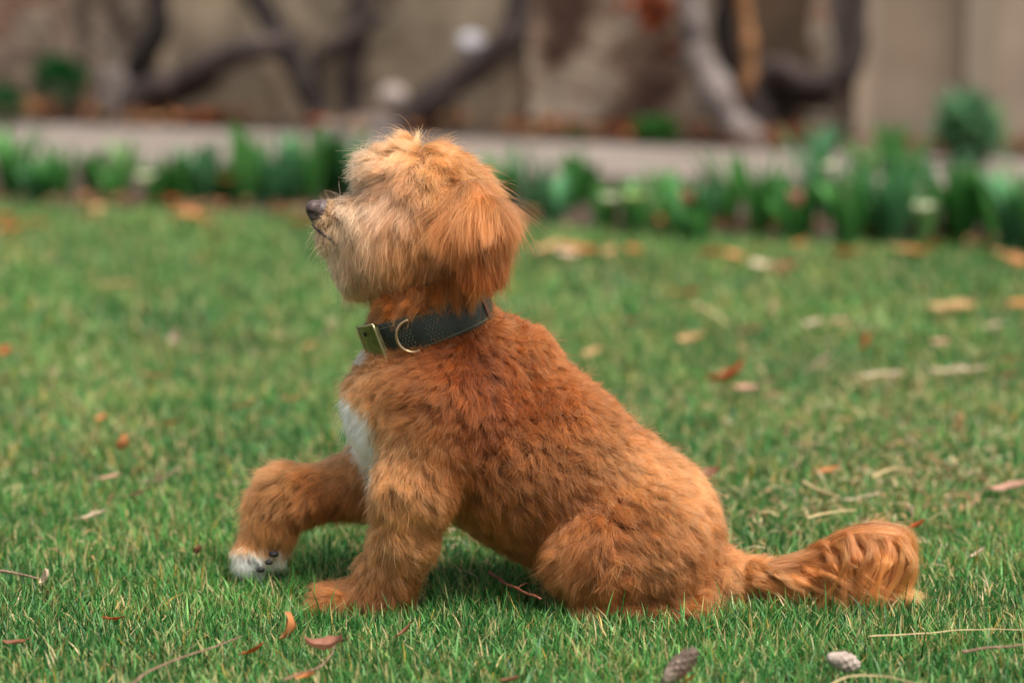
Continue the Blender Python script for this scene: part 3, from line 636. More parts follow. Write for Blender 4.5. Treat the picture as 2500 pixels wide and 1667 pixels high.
def grow(P, N, G, f, name, mat, parent, steps=8, rad=.00017, sig=55, wave_seed=1, collide=True, extra=None, clumps=(64, 9), jit=.30, cvar=.20, st=(.48, .30), gp=1.0, under=.45):
    """comb strands from roots P; G guides give direction, length, lift, curl, clump, gravity and colour"""
    n = len(P); g = guides_eval(G, P, sig)
    D = np.zeros((n, 3)); D[:, 0] = g[:, 0]; D[:, 2] = g[:, 1]; L = g[:, 2]*S0; lift = g[:, 3]; curl = g[:, 4]; clump = g[:, 5]; grav = g[:, 6]; C = g[:, 7:10]
    D = nrm(D)
    if extra: D, L, lift, curl, clump, grav, C = extra(P, N, D, L, lift, curl, clump, grav, C)
    # swirls of the coat at two scales
    for fr, am, sd in ((9, .35, 1), (24, .30, 2)):
        D = D+am*curl[:, None]*np.stack([Wave(fr, seed=wave_seed+sd)(P), Wave(fr, seed=wave_seed+sd+10)(P)*.5, Wave(fr, seed=wave_seed+sd+20)(P)], 1)
    cid1 = RNG.choice(n, max(2, n//clumps[0]), replace=False); cid2 = RNG.choice(n, max(2, n//clumps[1]), replace=False)
    k1 = nearest(P, P[cid1]); k2 = nearest(P, P[cid2])
    cj = RNG.normal(size=(len(cid1), 3)); D = D+cj[k1]*jit*curl[:, None]+RNG.normal(size=(n, 3))*.12
    T = nrm(D-N*(D*N).sum(1, keepdims=True))
    L = L*RNG.uniform(.62, 1.18, n)*(1+.12*RNG.normal(size=len(cid1))[k1])
    und = np.where(RNG.random(n) < under, .22, 1.0); L = np.where(und < 1, L*.85, L); fly = RNG.random(n) < .07; L = np.where(fly, L*1.12, L)
    lf = (lift*(1+.30*RNG.normal(size=len(cid1))[k1])+.06+fly*.22)[:, None]
    X = np.empty((n, steps, 3)); X[:, 0] = P-N*.0015; cur = nrm(T+N*lf*1.6); pos = X[:, 0].copy(); ph = RNG.uniform(0, 6.28, len(cid1))[k1]; B = np.cross(N, T)
    for i in range(1, steps):
        t = i/(steps-1); dd = nrm(T+N*(lf*(1.6-1.5*t))+np.array([0, 0, -1.])*(grav*t**gp)[:, None]+B*(curl*.35*np.sin(ph+t*5.0))[:, None]+N*(curl*.2*np.cos(ph*1.7+t*5.0))[:, None])
        pos = pos+dd*(L/(steps-1))[:, None]
        if collide:
            dpt = f(pos); m = dpt < .0015; pos[m] += (N[m]*(.0015-dpt[m])[:, None])
        pos[:, 2] = np.maximum(pos[:, 2], .004); X[:, i] = pos
    tt = np.linspace(0, 1, steps)[None, :, None]
    for (cid, kk, s_, pw) in ((cid2, k2, st[0], 1.1), (cid1, k1, st[1], 1.5)):
        cs = RNG.uniform(.35, 1.25, len(cid))[kk]*RNG.uniform(.6, 1.1, n)*np.where(fly, .15, 1)*und
        ctr = X[cid][kk]; w = (s_*clump*cs)[:, None, None]*tt**pw; w = np.clip(w, 0, .9); X = X*(1-w)+ctr*w
    wob = RNG.normal(size=(n, 1, 3))*.0016*tt**1.5; X = X+wob*(1+2*fly[:, None, None]); X[:, 1:] += RNG.normal(size=(n, steps-1, 3))*(.00022)*tt[:, 1:]
    C = C*(1+cvar*RNG.normal(size=(len(cid1), 1))[k1].clip(-1.6, 1.6))*(1+cvar*.35*RNG.normal(size=(len(cid2), 1))[k2].clip(-1.8, 1.8))*(1+.10*RNG.normal(size=(n, 1)))
    return strands(X, C.clip(.004, .95), name, mat, parent, rad)
def strands(X, C, name, mat, parent, rad):
    global HAIR_COUNT
    n, steps, _ = X.shape; HAIR_COUNT += n
    cu = bpy.data.hair_curves.new(name); cu.add_curves([steps]*n)
    cu.points.foreach_set('position', (X-OB).astype(np.float32).ravel())
    r = cu.attributes.get('radius') or cu.attributes.new('radius', 'FLOAT', 'POINT')
    prof = (1-np.linspace(0, 1, steps)**2.2*.85)*rad
    r.data.foreach_set('value', np.tile(prof, n).astype(np.float32)); a = cu.attributes.new('col', 'FLOAT_COLOR', 'CURVE')
    c4 = np.ones((n, 4), np.float32); c4[:, :3] = C; a.data.foreach_set('color', c4.ravel()); cu.materials.append(mat)
    o = bpy.data.objects.new(name, cu); COL.objects.link(o); o.parent = parent; return o

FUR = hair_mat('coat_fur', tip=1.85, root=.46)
# coat colours
RICH = lin(176, 92, 38); MID = lin(200, 124, 64); LITE = lin(230, 166, 106); CREAM = lin(245, 208, 160); WHITE = lin(246, 236, 222); ORG = lin(212, 112, 38); GOLD = lin(232, 168, 102); DARK = lin(146, 72, 28); PALE = lin(236, 182, 124)
RICH, MID, LITE, ORG, GOLD, DARK = [c*np.array(m_) for c, m_ in ((RICH, (.62, .47, .36)), (MID, (.68, .53, .40)), (LITE, (.86, .73, .56)), (ORG, (.70, .50, .36)), (GOLD, (.90, .78, .60)), (DARK, (.60, .46, .36)))]; CREAM = CREAM*np.array([.97, .86, .66]); PALE = lin(240, 190, 130)*np.array([.95, .84, .66])
# x, y, dir x, dir y(down), length, lift, curl, clump, gravity, colour
G = [
 # head top and fringe
 (865, 400, -1, .05, 80, .45, .8, .8, .1, CREAM), (885, 440, -1, .45, 66, .5, .7, .8, .2, GOLD), (900, 365, -1, -.1, 80, .5, .9, .8, 0, CREAM), (960, 345, -.8, -.3, 85, .6, 1, .7, 0, CREAM), (1030, 350, .3, -.6, 70, .7, 1.1, .75, 0, GOLD), (1100, 380, .8, -.3, 65, .6, 1, .75, 0, GOLD),
 (1150, 415, .4, .9, 95, .4, .8, .75, .2, GOLD), (1200, 440, .6, .8, 75, .4, .8, .75, .2, MID), (950, 410, -.7, .4, 80, .3, .9, .8, .2, GOLD), (1020, 430, -.2, .8, 66, .35, .9, .8, .2, MID*1.05), (1090, 450, .1, .9, 70, .3, .9, .8, .2, MID), (1205, 480, .5, .9, 70, .35, .7, .75, .2, MID), (930, 480, -.5, 1, 95, .40, .5, .8, .3, LITE),
 # bridge of nose and muzzle
 (830, 487, .9, -.1, 16, .15, .3, .4, 0, CREAM), (880, 470, .8, -.2, 34, .15, .3, .5, 0, WHITE), (905, 448, .5, .9, 44, .2, .4, .6, .1, WHITE*.95), (800, 515, .8, .3, 16, .15, .3, .4, 0, PALE*.8), (800, 560, .3, .9, 30, .15, .4, .6, .1, PALE*.85), (780, 590, .1, 1, 34, .2, .4, .6, .1, CREAM), (815, 620, .25, 1, 40, .2, .4, .6, .2, WHITE*.8), (840, 660, .3, 1, 42, .2, .5, .6, .2, CREAM),
 (845, 520, -.15, 1, 120, .22, .45, .8, .4, CREAM), (870, 570, -.05, 1, 96, .20, .35, .8, .4, PALE), (920, 580, .0, 1, 104, .18, .35, .85, .4, LITE), (970, 600, 0, 1, 92, .12, .4, .85, .4, LITE), (900, 645, .1, 1, 50, .15, .4, .8, .4, LITE), (960, 665, 0, 1, 50, .2, .5, .8, .4, MID),
 (960, 520, -.15, 1, 125, .22, .4, .85, .3, LITE), (1010, 540, -.15, 1, 110, .14, .5, .85, .3, LITE), (1060, 540, -.2, 1, 100, .18, .5, .85, .3, LITE*.95), (1050, 620, -.2, 1, 80, .2, .6, .8, .3, MID), (1020, 670, -.3, .9, 60, .3, .8, .8, .2, MID*.9), (1100, 660, -.1, 1, 60, .3, .8, .8, .2, MID*.85), (1230, 600, .3, 1, 80, .3, .6, .8, .3, MID), (1215, 690, .7, .8, 60, .4, .8, .8, .2, LITE),
 # neck below and above the collar
 (940, 710, -.3, 1, 90, .8, .8, .8, .3, LITE), (905, 740, -.5, .9, 60, .5, .8, .8, .3, LITE), (1040, 700, -.15, 1, 95, .8, 1.3, .8, .2, MID), (1140, 695, .1, 1, 75, .7, 1.2, .8, .2, MID*.9),
 (920, 850, -.7, .7, 40, .4, .8, .7, .2, LITE), (1000, 850, -.7, .6, 45, .4, .8, .7, .1, RICH), (1120, 800, .1, .8, 50, .5, .8, .65, 0, RICH), (1230, 780, .7, -.2, 45, .7, .8, .7, 0, RICH), (1280, 800, .9, .3, 40, .6, .8, .7, 0, MID),
 # chest
 (880, 900, -.6, .8, 45, .5, .9, .7, .1, LITE), (950, 900, -.8, .6, 60, .3, .7, .75, .1, MID*.9), (860, 960, -.4, .9, 42, .4, .7, .65, .1, LITE), (865, 1010, -.1, 1, 36, .35, .4, .45, .1, LITE), (890, 1070, 0, 1, 36, .3, .4, .45, .1, LITE), (915, 1120, 0, 1, 36, .3, .4, .45, .1, LITE), (930, 1000, -.6, .9, 60, .25, .7, .75, .1, LITE), (960, 1080, -.4, 1, 60, .3, .8, .75, .1, LITE),
 # shoulder and back
 (1040, 900, -.8, .5, 55, .35, .8, .65, 0, RICH), (1100, 950, -.5, .8, 50, .5, 1, .65, 0, RICH*.9), (1020, 990, -.6, .9, 60, .3, .8, .75, 0, MID), (1180, 900, .2, .6, 42, .65, 1.1, .6, 0, DARK), (1280, 900, .6, .6, 36, .8, 1.2, .6, 0, RICH), (1350, 900, .8, .3, 36, .8, 1.1, .6, 0, MID), (1250, 1000, .2, .9, 40, .7, 1.2, .6, 0, RICH*.9), (1380, 980, .6, .6, 36, .8, 1.2, .6, 0, RICH),
 (1470, 990, .8, .4, 38, .7, 1.1, .6, 0, MID), (1150, 1060, -.1, 1, 45, .5, 1, .65, 0, RICH*.85), (1300, 1100, .1, 1, 48, .5, 1.1, .7, 0, MID*.9), (1450, 1080, .5, .8, 42, .6, 1.1, .65, 0, MID*.95), (1560, 1060, .8, .5, 42, .6, 1, .65, 0, MID), (1560, 1140, .1, .9, 60, .4, 1.1, .7, 0, LITE), (1660, 1140, .8, .7, 50, .5, .9, .65, 0, LITE), (1620, 1200, .5, 1, 55, .4, 1, .7, 0, MID), (1720, 1240, .7, .9, 48, .5, .9, .65, 0, LITE),
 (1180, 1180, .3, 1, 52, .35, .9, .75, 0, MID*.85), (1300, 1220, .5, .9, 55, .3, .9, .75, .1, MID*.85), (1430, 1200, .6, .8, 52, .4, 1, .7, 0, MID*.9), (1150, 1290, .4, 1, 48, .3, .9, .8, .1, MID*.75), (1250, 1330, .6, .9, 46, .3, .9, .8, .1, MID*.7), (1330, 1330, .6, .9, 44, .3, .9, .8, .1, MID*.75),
 # near foreleg
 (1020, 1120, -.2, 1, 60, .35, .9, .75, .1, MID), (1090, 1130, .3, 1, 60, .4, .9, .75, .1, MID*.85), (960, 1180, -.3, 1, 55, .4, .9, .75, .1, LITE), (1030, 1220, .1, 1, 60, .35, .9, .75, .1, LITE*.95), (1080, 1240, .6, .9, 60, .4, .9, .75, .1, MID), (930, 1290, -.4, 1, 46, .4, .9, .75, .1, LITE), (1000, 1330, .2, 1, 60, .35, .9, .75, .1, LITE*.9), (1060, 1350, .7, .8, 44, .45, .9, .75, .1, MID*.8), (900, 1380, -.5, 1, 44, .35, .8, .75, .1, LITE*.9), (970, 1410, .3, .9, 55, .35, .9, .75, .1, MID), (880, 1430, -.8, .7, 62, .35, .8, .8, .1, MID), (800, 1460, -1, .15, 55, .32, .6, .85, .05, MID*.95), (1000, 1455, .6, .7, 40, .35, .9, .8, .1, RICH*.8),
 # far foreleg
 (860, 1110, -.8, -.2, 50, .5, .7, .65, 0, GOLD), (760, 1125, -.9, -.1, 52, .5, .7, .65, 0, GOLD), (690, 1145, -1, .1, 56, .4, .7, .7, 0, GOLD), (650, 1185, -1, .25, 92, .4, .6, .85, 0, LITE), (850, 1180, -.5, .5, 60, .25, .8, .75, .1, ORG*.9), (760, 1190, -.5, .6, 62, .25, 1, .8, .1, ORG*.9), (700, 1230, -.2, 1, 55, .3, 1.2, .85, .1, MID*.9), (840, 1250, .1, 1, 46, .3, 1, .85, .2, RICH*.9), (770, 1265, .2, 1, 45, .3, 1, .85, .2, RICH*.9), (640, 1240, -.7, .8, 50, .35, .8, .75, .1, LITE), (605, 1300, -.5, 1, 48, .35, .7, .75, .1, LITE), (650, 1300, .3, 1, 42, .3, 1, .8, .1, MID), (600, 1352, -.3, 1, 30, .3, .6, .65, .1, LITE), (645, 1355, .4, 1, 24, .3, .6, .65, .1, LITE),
 # haunch
 (1400, 1320, -.8, .8, 78, .4, .7, .8, .1, MID), (1375, 1400, -.5, 1, 65, .3, .6, .8, .1, LITE*.95), (1420, 1450, -.1, 1, 55, .25, .7, .8, .1, MID), (1480, 1300, .1, .7, 50, .5, 1, .65, 0, RICH), (1560, 1290, .6, .8, 50, .45, 1, .7, 0, MID*.95), (1480, 1380, .2, 1, 52, .4, 1, .7, 0, MID*.95), (1580, 1370, .7, .7, 55, .4, 1, .75, 0, LITE*.92), (1660, 1310, .7, .8, 52, .45, 1, .7, 0, MID), (1740, 1330, .6, 1, 50, .45, .9, .7, 0, MID), (1660, 1400, .7, .7, 55, .35, 1, .75, 0, MID*.9), (1500, 1450, .3, .7, 48, .35, 1, .7, 0, RICH*.85), (1600, 1470, .5, .7, 48, .35, 1, .7, 0, MID*.85), (1560, 1510, .3, .6, 44, .3, .9, .7, 0, RICH*.85), (1700, 1460, .6, .7, 50, .35, .9, .75, 0, MID*.85), (1780, 1400, .7, .8, 55, .3, .8, .75, 0, LITE*.9), (1340, 1420, -.8, .6, 30, .3, .6, .7, 0, DARK),
]
G = [(q_[:6]+(min(1.5, q_[6]*1.5+.15), min(1.6, q_[7]*1.8))+q_[8:]) if (q_[1] < 690 and q_[4] > 45) else q_ for q_ in G]
COLC = pt(1048, 783, 0); COLU = np.array([.935, 0, .355]); COLA = np.array([-.355, 0, .935]); CH = .0178     # collar centre, tilt axis, half height
def body_extra(P, N, D, L, lift, curl, clump, grav, C):
    h = np.abs((P-COLC)@COLA); near = (np.linalg.norm(P-COLC, axis=1) < .085)
    s = np.where(near & (h < CH*1.15), .12, 1.0); L = L*s; lift = np.where(s < 1, .02, lift)
    # fur just above the collar falls over its edge
    # far raised leg and far side wrap: front-facing chest is white
    px = to_px(P); x, y = px[:, 0], px[:, 1]; xb = np.interp(y, [900, 950, 985, 1050, 1100, 1150, 1200], [700, 858, 900, 915, 926, 938, 938])+Wave(40, seed=77)(P)*8
    x = x+RNG.normal(size=len(x))*7; ch = (x < xb) & (y > 940) & (y < 1180) & (P[:, 1] > -.07) & (P[:, 1] < .045) & (x > 835) & (y < 1062+(x-850)*1.5); C = np.where(ch[:, None], WHITE*1.1, C)
    th = (x < np.interp(y, [700, 800, 900], [925, 912, 888])) & (y > 715) & (y < 890); C = np.where(th[:, None], WHITE*.9, C); pw = (P[:, 1] > .01) & (x < 700) & (y+RNG.normal(size=len(x))*7 > 1336+Wave(60, seed=7)(P)*6); C = np.where(pw[:, None], WHITE*1.1, C)
    bright = .88+.30*Wave(5, seed=50)(P)*.5+.18*Wave(13, seed=51)(P); C = C*np.where(ch | th, 1, bright)[:, None]
    muz = (px[:, 0] < 812) & (px[:, 1] < 640) & (px[:, 1] > 440); L = np.where(muz, L*.62, L); L = np.where(np.hypot(px[:, 0]-776, px[:, 1]-512) < 46, L*.25, L)
    h = (P-COLC)@COLA; low = near & (h < -CH) & (h > -CH*2.8); L = np.where(low, L*.8, L); hr = near & (h > CH) & (h < CH*3) & (x > 1100) ; L = np.where(hr, L*.6, L)
    return D, L, lift, curl, clump, grav, C
is_tail = lambda P: to_px(P)[:, 0] > 1842
def wbody(P):
    N = grad(body_sdf, P); px = to_px(P); w = np.where((N[:, 1] > .35), .35, 1.0); w = np.where((px[:, 0] < 1290) & (px[:, 1] < 760), w*1.25, w)
    w = np.where(is_tail(P), 0, w); return np.where(P[:, 2] < .008, 0.05, w)
NB = 400000
P = sample_roots(V, F, NB, wbody); N = grad(body_sdf, P); P = P-N*body_sdf(P)[:, None]
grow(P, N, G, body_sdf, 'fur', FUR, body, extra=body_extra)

# tufts of neck fur hanging over the upper edge of the collar
P = sample_roots(V, F, 60000, lambda c: ((np.abs((c-COLC)@COLA-CH*1.75) < CH*.6) & (np.linalg.norm(c-COLC, axis=1) < .10) & (c[:, 1] < .02)).astype(float)+1e-9); px_ = to_px(P)
P = P[(px_[:, 0] < 1150) & (px_[:, 0] > 935) & (px_[:, 1] < 790)][:16000]; N = grad(body_sdf, P); n = len(P); tz = np.linspace(0, 1, 9)[None, :, None]; cid = RNG.choice(n, n//110, replace=False); kk = nearest(P, P[cid])
Ln = (RNG.uniform(.008, .024, len(cid))[kk]*RNG.uniform(.6, 1.1, n))[:, None, None]; sw = RNG.normal(size=(len(cid), 3))[kk][:, None]*.0045
X = P[:, None]+N[:, None]*.0125*np.minimum(1, tz*4.5)+np.array([-.12, 0, -1.0])*Ln*tz+sw*tz**1.5; cw = RNG.uniform(.1, .6, (n, 1, 1)); X = X*(1-cw*tz**1.2)+X[cid][kk]*cw*tz**1.2+RNG.normal(size=(n, 1, 3))*.0028*tz
strands(X, (MID*.85*(1+.15*RNG.normal(size=(len(cid), 1))[kk])*RNG.uniform(.8, 1.2, (n, 1))).clip(.004, .9), 'neck_fur', FUR, body, .00017)

# ears
FUR_L = hair_mat('long_hair', rough=.38, mixd=.40, root=.75)
EC = MID*.6+LITE*.4
GE = [(1150, 455, .03, 1, 165, .05, .4, 1.0, .4, MID*.7+LITE*.3), (1200, 465, .14, 1, 140, .04, .4, 1.0, .4, MID*.7+LITE*.3), (1120, 530, .06, 1, 130, .05, .45, 1.0, .5, MID), (1170, 530, .05, 1, 140, .06, .45, 1.0, .4, EC), (1215, 530, .08, 1, 125, .04, .45, 1.0, .5, EC), (1120, 600, .05, 1, 92, .06, .45, 1.0, .4, ORG*1.1), (1170, 600, 0, 1, 90, .06, .45, 1.0, .3, ORG*1.1), (1215, 590, -.1, 1, 90, .04, .45, 1.0, .4, MID)]
for o, v, q, f in ear_objs:
    side = -1 if np.mean(v[:, 1]) < 0 else 1
    n = 42000 if side < 0 else 14000
    P = sample_roots(v, q, n); N = grad(f, P, .001)
    grow(P, N, GE, lambda X: np.minimum(f(X), body_sdf(X)), 'ear_hair', FUR_L, o, steps=10, rad=.00018, clumps=(300, 30), under=.18, st=(.5, .62), cvar=.30, jit=.12, sig=45, wave_seed=5)

# tail plume: long wavy hair
GT = [(1840, 1400, 1, .15, 70, .2, .8, .7, .3, LITE*.9), (1960, 1390, 1, .1, 70, .2, .8, .7, .3, LITE), (2050, 1340, .9, -.3, 70, .2, .8, .7, .3, LITE*.9), (2180, 1320, .9, .5, 60, .2, .8, .7, .5, LITE*.9)]
Ptl = sample_roots(V, F, 9000, lambda c: np.where(to_px(c)[:, 0] > 1825, 1.0, 0)); Ntl = grad(body_sdf, Ptl)
grow(Ptl, Ntl, GT, body_sdf, 'tail_undercoat', FUR_L, body, steps=7, rad=.00018, sig=35, wave_seed=8)
OUT_ = [(1890, 1378), (1980, 1356), (2045, 1312), (2110, 1289), (2190, 1287), (2232, 1306), (2238, 1360), (2226, 1430), (2196, 1492)]
MID_ = [(1890, 1396), (1970, 1386), (2035, 1366), (2085, 1345), (2135, 1350), (2162, 1385), (2160, 1430), (2150, 1475), (2135, 1512)]
INN_ = [(1850, 1415), (1915, 1425), (1965, 1438), (2005, 1452), (2035, 1468), (2055, 1482), (2070, 1494), (2085, 1504), (2100, 1512)]
OUT_, MID_, INN_ = [np.array(q_, float)+np.linspace(0, 1, 9)[:, None]*[-20, 16] for q_ in (OUT_, MID_, INN_)]
TX, TC = [], []; SN = 18; tn = np.linspace(0, 1, SN)
def lock(ctrl, ys, cnt, spread, amp, col):
    """one lock of long hair: ctrl is its centre line in the plane of the tail, ys its depth at both ends"""
    c_ = spline(ctrl, SN); ph = RNG.uniform(0, 6.28); fr_ = RNG.uniform(4, 8); d_ = nrm(np.gradient(c_, axis=0)); pn = np.stack([-d_[:, 1], d_[:, 0]], 1)
    c_ = c_+pn*(amp*np.sin(ph+tn*fr_)*tn**.7)[:, None]; y_ = ys[0]+(ys[1]-ys[0])*np.minimum(1, tn*2.2)+.003*np.sin(ph*2+tn*fr_)
    W_ = np.array([pt(q_[0], q_[1], yy) for q_, yy in zip(c_, y_)]); o_ = RNG.normal(size=(cnt, 1, 3))*spread*S0*(1.05-.75*tn[None, :, None]**1.3)
    o2 = RNG.normal(size=(cnt, 1, 3))*.0024*np.sin(tn*5+RNG.uniform(0, 6))[None, :, None]*tn[None, :, None]
    X_ = W_[None]+o_+o2+(RNG.random((cnt, 1, 1)) < .12)*RNG.normal(size=(cnt, 1, 3))*.006*tn[None, :, None]; cut = RNG.uniform(.55, 1.0, cnt); q_ = tn[None]*cut[:, None]*(SN-1); i0 = np.minimum(q_.astype(int), SN-2); f_ = (q_-i0)[..., None]; ar_ = np.arange(cnt)[:, None]
    X_ = X_[ar_, i0]*(1-f_)+X_[ar_, i0+1]*f_; X_[..., 2] = np.maximum(X_[..., 2], .006); TX.append(X_); TC.append(np.tile(col, (cnt, 1))*RNG.uniform(.78, 1.2, (cnt, 1)))
for i in range(150):                                       # locks sweeping along the tail and over its crest
    u = RNG.random()**.95; base_ = (OUT_*(1-2*u)+MID_*2*u) if u < .5 else (MID_*(2-2*u)+INN_*(2*u-1)); near_ = RNG.random()
    lock(base_+RNG.normal(size=2)*6+RNG.normal(size=base_.shape)*4, (-.02+RNG.normal()*.008, -.040+.055*near_), int(RNG.uniform(30, 190)), RNG.uniform(2, 6.5), RNG.uniform(2, 11), (LITE*.6+MID*.4)*RNG.uniform(.65, 1.35)*np.array([1, RNG.uniform(.92, 1.06), RNG.uniform(.85, 1.1)]))
for i in range(120):                                       # locks falling as a curtain from the crest
    x0 = RNG.uniform(2020, 2215); tx = np.interp(x0, OUT_[:6, 0], OUT_[:6, 1])+RNG.uniform(2, 34); sh = RNG.uniform(-62, 44); near_ = RNG.random() < .72
    lo_ = 1528-(2040-x0)*.5 if x0 < 2040 else 1528; hh_ = lo_-tx
    ctrl = np.array([(x0-34, tx+14), (x0, tx), (x0+24, tx+hh_*.16), (x0+22+sh*.2, tx+hh_*.4), (x0+6+sh*.6, tx+hh_*.7), (x0+sh+RNG.uniform(-12, 16), lo_)]); ctrl[:, 0] = np.minimum(ctrl[:, 0]-10, 2218-np.maximum(0, ctrl[:, 1]-1400)*.35)
    ctrl = ctrl+RNG.normal(size=ctrl.shape)*np.array([6, 4])
    lock(ctrl, (-.02, RNG.uniform(-.062, -.036) if near_ else RNG.uniform(-.005, .018)), int(RNG.uniform(30, 170)), RNG.uniform(2, 6), RNG.uniform(3, 14), (LITE*.6+MID*.4)*RNG.uniform(.65, 1.35)*np.array([1, RNG.uniform(.92, 1.06), RNG.uniform(.85, 1.1)]))
for i in range(90):                                        # locks sweeping diagonally across the plume
    xa = RNG.uniform(1960, 2080); ya = RNG.uniform(np.interp(xa, OUT_[:6, 0], OUT_[:6, 1])+22, 1425); xb_, yb_ = RNG.uniform(2090, 2205), RNG.uniform(1450, 1528); bow = RNG.uniform(-50, 30)
    ctrl = np.array([(xa-30, ya+12), (xa, ya), (xa*.7+xb_*.3, ya*.75+yb_*.25+bow*.6-14), (xa*.4+xb_*.6, ya*.45+yb_*.55+bow*.5), (xb_+6, ya*.2+yb_*.8), (xb_, yb_)])+RNG.normal(size=(6, 2))*4
    lock(ctrl, (-.02, RNG.uniform(-.060, -.034)), int(RNG.uniform(20, 120)), RNG.uniform(2, 5), RNG.uniform(3, 12), (LITE*.7+MID*.3)*RNG.uniform(.65, 1.4))
for i in range(90):                                        # wavy locks hanging off the first third of the tail
    x0 = RNG.uniform(1795, 1960); y0_ = RNG.uniform(1378, 1412)
    ctrl = np.array([(x0, y0_), (x0+30, y0_+6), (x0+62, y0_+RNG.uniform(14, 34)), (x0+95, y0_+RNG.uniform(34, 60)), (x0+RNG.uniform(110, 150), min(1500, y0_+RNG.uniform(50, 95)))])
    lock(ctrl+RNG.normal(size=ctrl.shape)*4, (-.02, RNG.uniform(-.045, .01)), 110, RNG.uniform(2, 5), RNG.uniform(3, 10), LITE*RNG.uniform(.62, 1.25))
for i in range(260):                                       # single stray hairs round the plume
    u = RNG.uniform(0, .25); base_ = OUT_*(1-2*u)+MID_*2*u; lock(base_+np.array([RNG.normal()*8, -abs(RNG.normal())*7])*np.linspace(.2, 1, len(base_))[:, None], (-.02, RNG.uniform(-.045, .015)), 3, 3, RNG.uniform(3, 12), LITE*RNG.uniform(.9, 1.4))
strands(np.concatenate(TX), np.concatenate(TC).clip(.004, .95), 'tail_hair', FUR_L, body, .00017)
tp = []
for i in range(900):
    a_ = pt(RNG.uniform(2110, 2180), RNG.uniform(1435, 1475), RNG.uniform(-.05, -.02)); b_ = pt(2252+RNG.normal()*14, 1464+RNG.normal()*10, -.05+RNG.normal()*.014); t_ = np.linspace(0, 1, 9)[:, None]; tp.append(a_+(b_-a_)*t_*RNG.uniform(.6, 1)+np.array([0, 0, .008])*t_*(1-t_)*4*RNG.uniform(-.6, 1))
strands(np.array(tp), np.tile(PALE, (len(tp), 1))*RNG.uniform(.8, 1.15, (len(tp), 1)), 'tail_tip_hair', FUR_L, body, .00016)

# ---- nose, lips, eyes, pads, whiskers
M_NOSE = noisy('nose_leather', [(.07, .045, .042), (.13, .085, .078)], 300, .38, .5, bdist=.001)
nc = pt(776, 512, 0); k = m_per_px(nc)
NOSE = [Prim(nc+np.array([6, 0, -2])*k, nc+np.array([-8, 0, 2])*k, 29*k, 22*k, 1.15), Prim(nc+np.array([-4, 0, -24])*k, nc+np.array([0, 0, -30])*k, 12*k, 9*k, 1, .008)]
for s in (-1, 1): NOSE.append(Prim(nc+np.array([-16*k, s*16*k, -8*k]), nc+np.array([-4*k, s*32*k, -14*k]), 6.5*k, 4.5*k, 1, .002, sub=True))
v, q = surface_nets(lambda P: sdf(NOSE, P), nc-.024, nc+.024, .0011); mesh_obj('nose', v, q, M_NOSE, dog)
M_LIP = simple('lip_skin', (.018, .011, .011), .4)
for s in (-1,):
    pass
L_ = [pt(762, 552, -.004), pt(778, 568, -.014), pt(795, 585, -.022), pt(812, 604, -.028)]; R2 = [np.array([p[0], -p[1], p[2]]) for p in L_]
LL = spline(np.array(L_[::-1]+R2), 40)
for _ in range(4): LL = LL-grad(body_sdf, LL)*body_sdf(LL)[:, None]
LL += grad(body_sdf, LL)*.0024
Vt, Ft = tube(LL, .0013, 8); mesh_obj('lips', Vt, Ft, M_LIP, dog)
M_EYE = simple('eye_dark', (.01, .006, .004), .08)
for s in (-1, 1):
    c = pt(934, 490, s*.0215); v, q = surface_nets(lambda P: np.linalg.norm(P-c, axis=1)-.0065, c-.011, c+.011, .0015); mesh_obj('eye', v, q, M_EYE, dog)
M_PAD = noisy('paw_pad_skin', [(.012, .010, .011), (.03, .025, .026)], 200, .55, .4, bdist=.001)
for (px, py, r, yy) in ((668, 1352, 10, .028), (656, 1372, 8, .024), (636, 1390, 9, .03), (640, 1396, 7, .05)):
    c = pt(px, py, yy); rr_ = r*m_per_px(c); v, q = surface_nets(lambda P: np.linalg.norm((P-c)*[.8, 1, 1.25], axis=1)-rr_, c-rr_*1.6, c+rr_*1.6, rr_/5); mesh_obj('paw_pad', v, q, M_PAD, dog)
W = []; wc = []
for (a, b, sy) in (((775, 560), (742, 620), -1), ((790, 600), (745, 650), -1), ((800, 610), (755, 655), -1), ((815, 640), (820, 705), -1), ((780, 590), (760, 632), 1), ((835, 660), (850, 720), -1), ((760, 545), (752, 610), 1)):
    A = pt(*a, sy*.015); B = pt(*b, sy*.03); t = np.linspace(0, 1, 9)[:, None]; W.append(A+(B-A)*t+np.array([0, 0, -.006])*(t*(1-t)*4)*-1); wc.append(CREAM)
strands(np.array(W), np.array(wc), 'whiskers', FUR_L, body, .00013)

# ---- collar
def ring(th, r_off=0.0, h=0.0):
    a, b = 150*S0+r_off, 130*S0+r_off; return COLC+COLU*(math.cos(th)*a)+np.array([0, 1., 0])*(math.sin(th)*b)+COLA*h
def noisy_leather():
    return noisy('collar_leather', [(.012, .017, .011), (.026, .034, .024), (.052, .062, .046)], 45, .55, .35, stops=[.3, .55, .8], bscale=300, bdist=.001)
collar = mesh_obj('collar', *(lambda: (lambda n=96: (
    [ring(2*math.pi*i/n, ro, h) for i in range(n) for (ro, h) in ((0, -CH), (.0022, -CH*1.0), (.0034, -CH*.88), (.0034, CH*.88), (.0022, CH), (0, CH))],
    [[i*6+j, ((i+1) % n)*6+j, ((i+1) % n)*6+(j+1) % 6, i*6+(j+1) % 6] for i in range(n) for j in range(6)]))())(), noisy_leather(), dog)
tag(collar, 'dark green black leather collar with pale stitching and brass fittings')
M_STITCH = simple('stitch_thread', tuple(lin(112, 114, 92)), .8)
b = Bag()
def tangent(th): return nrm((ring(th+.01)-ring(th-.01))[None])[0]
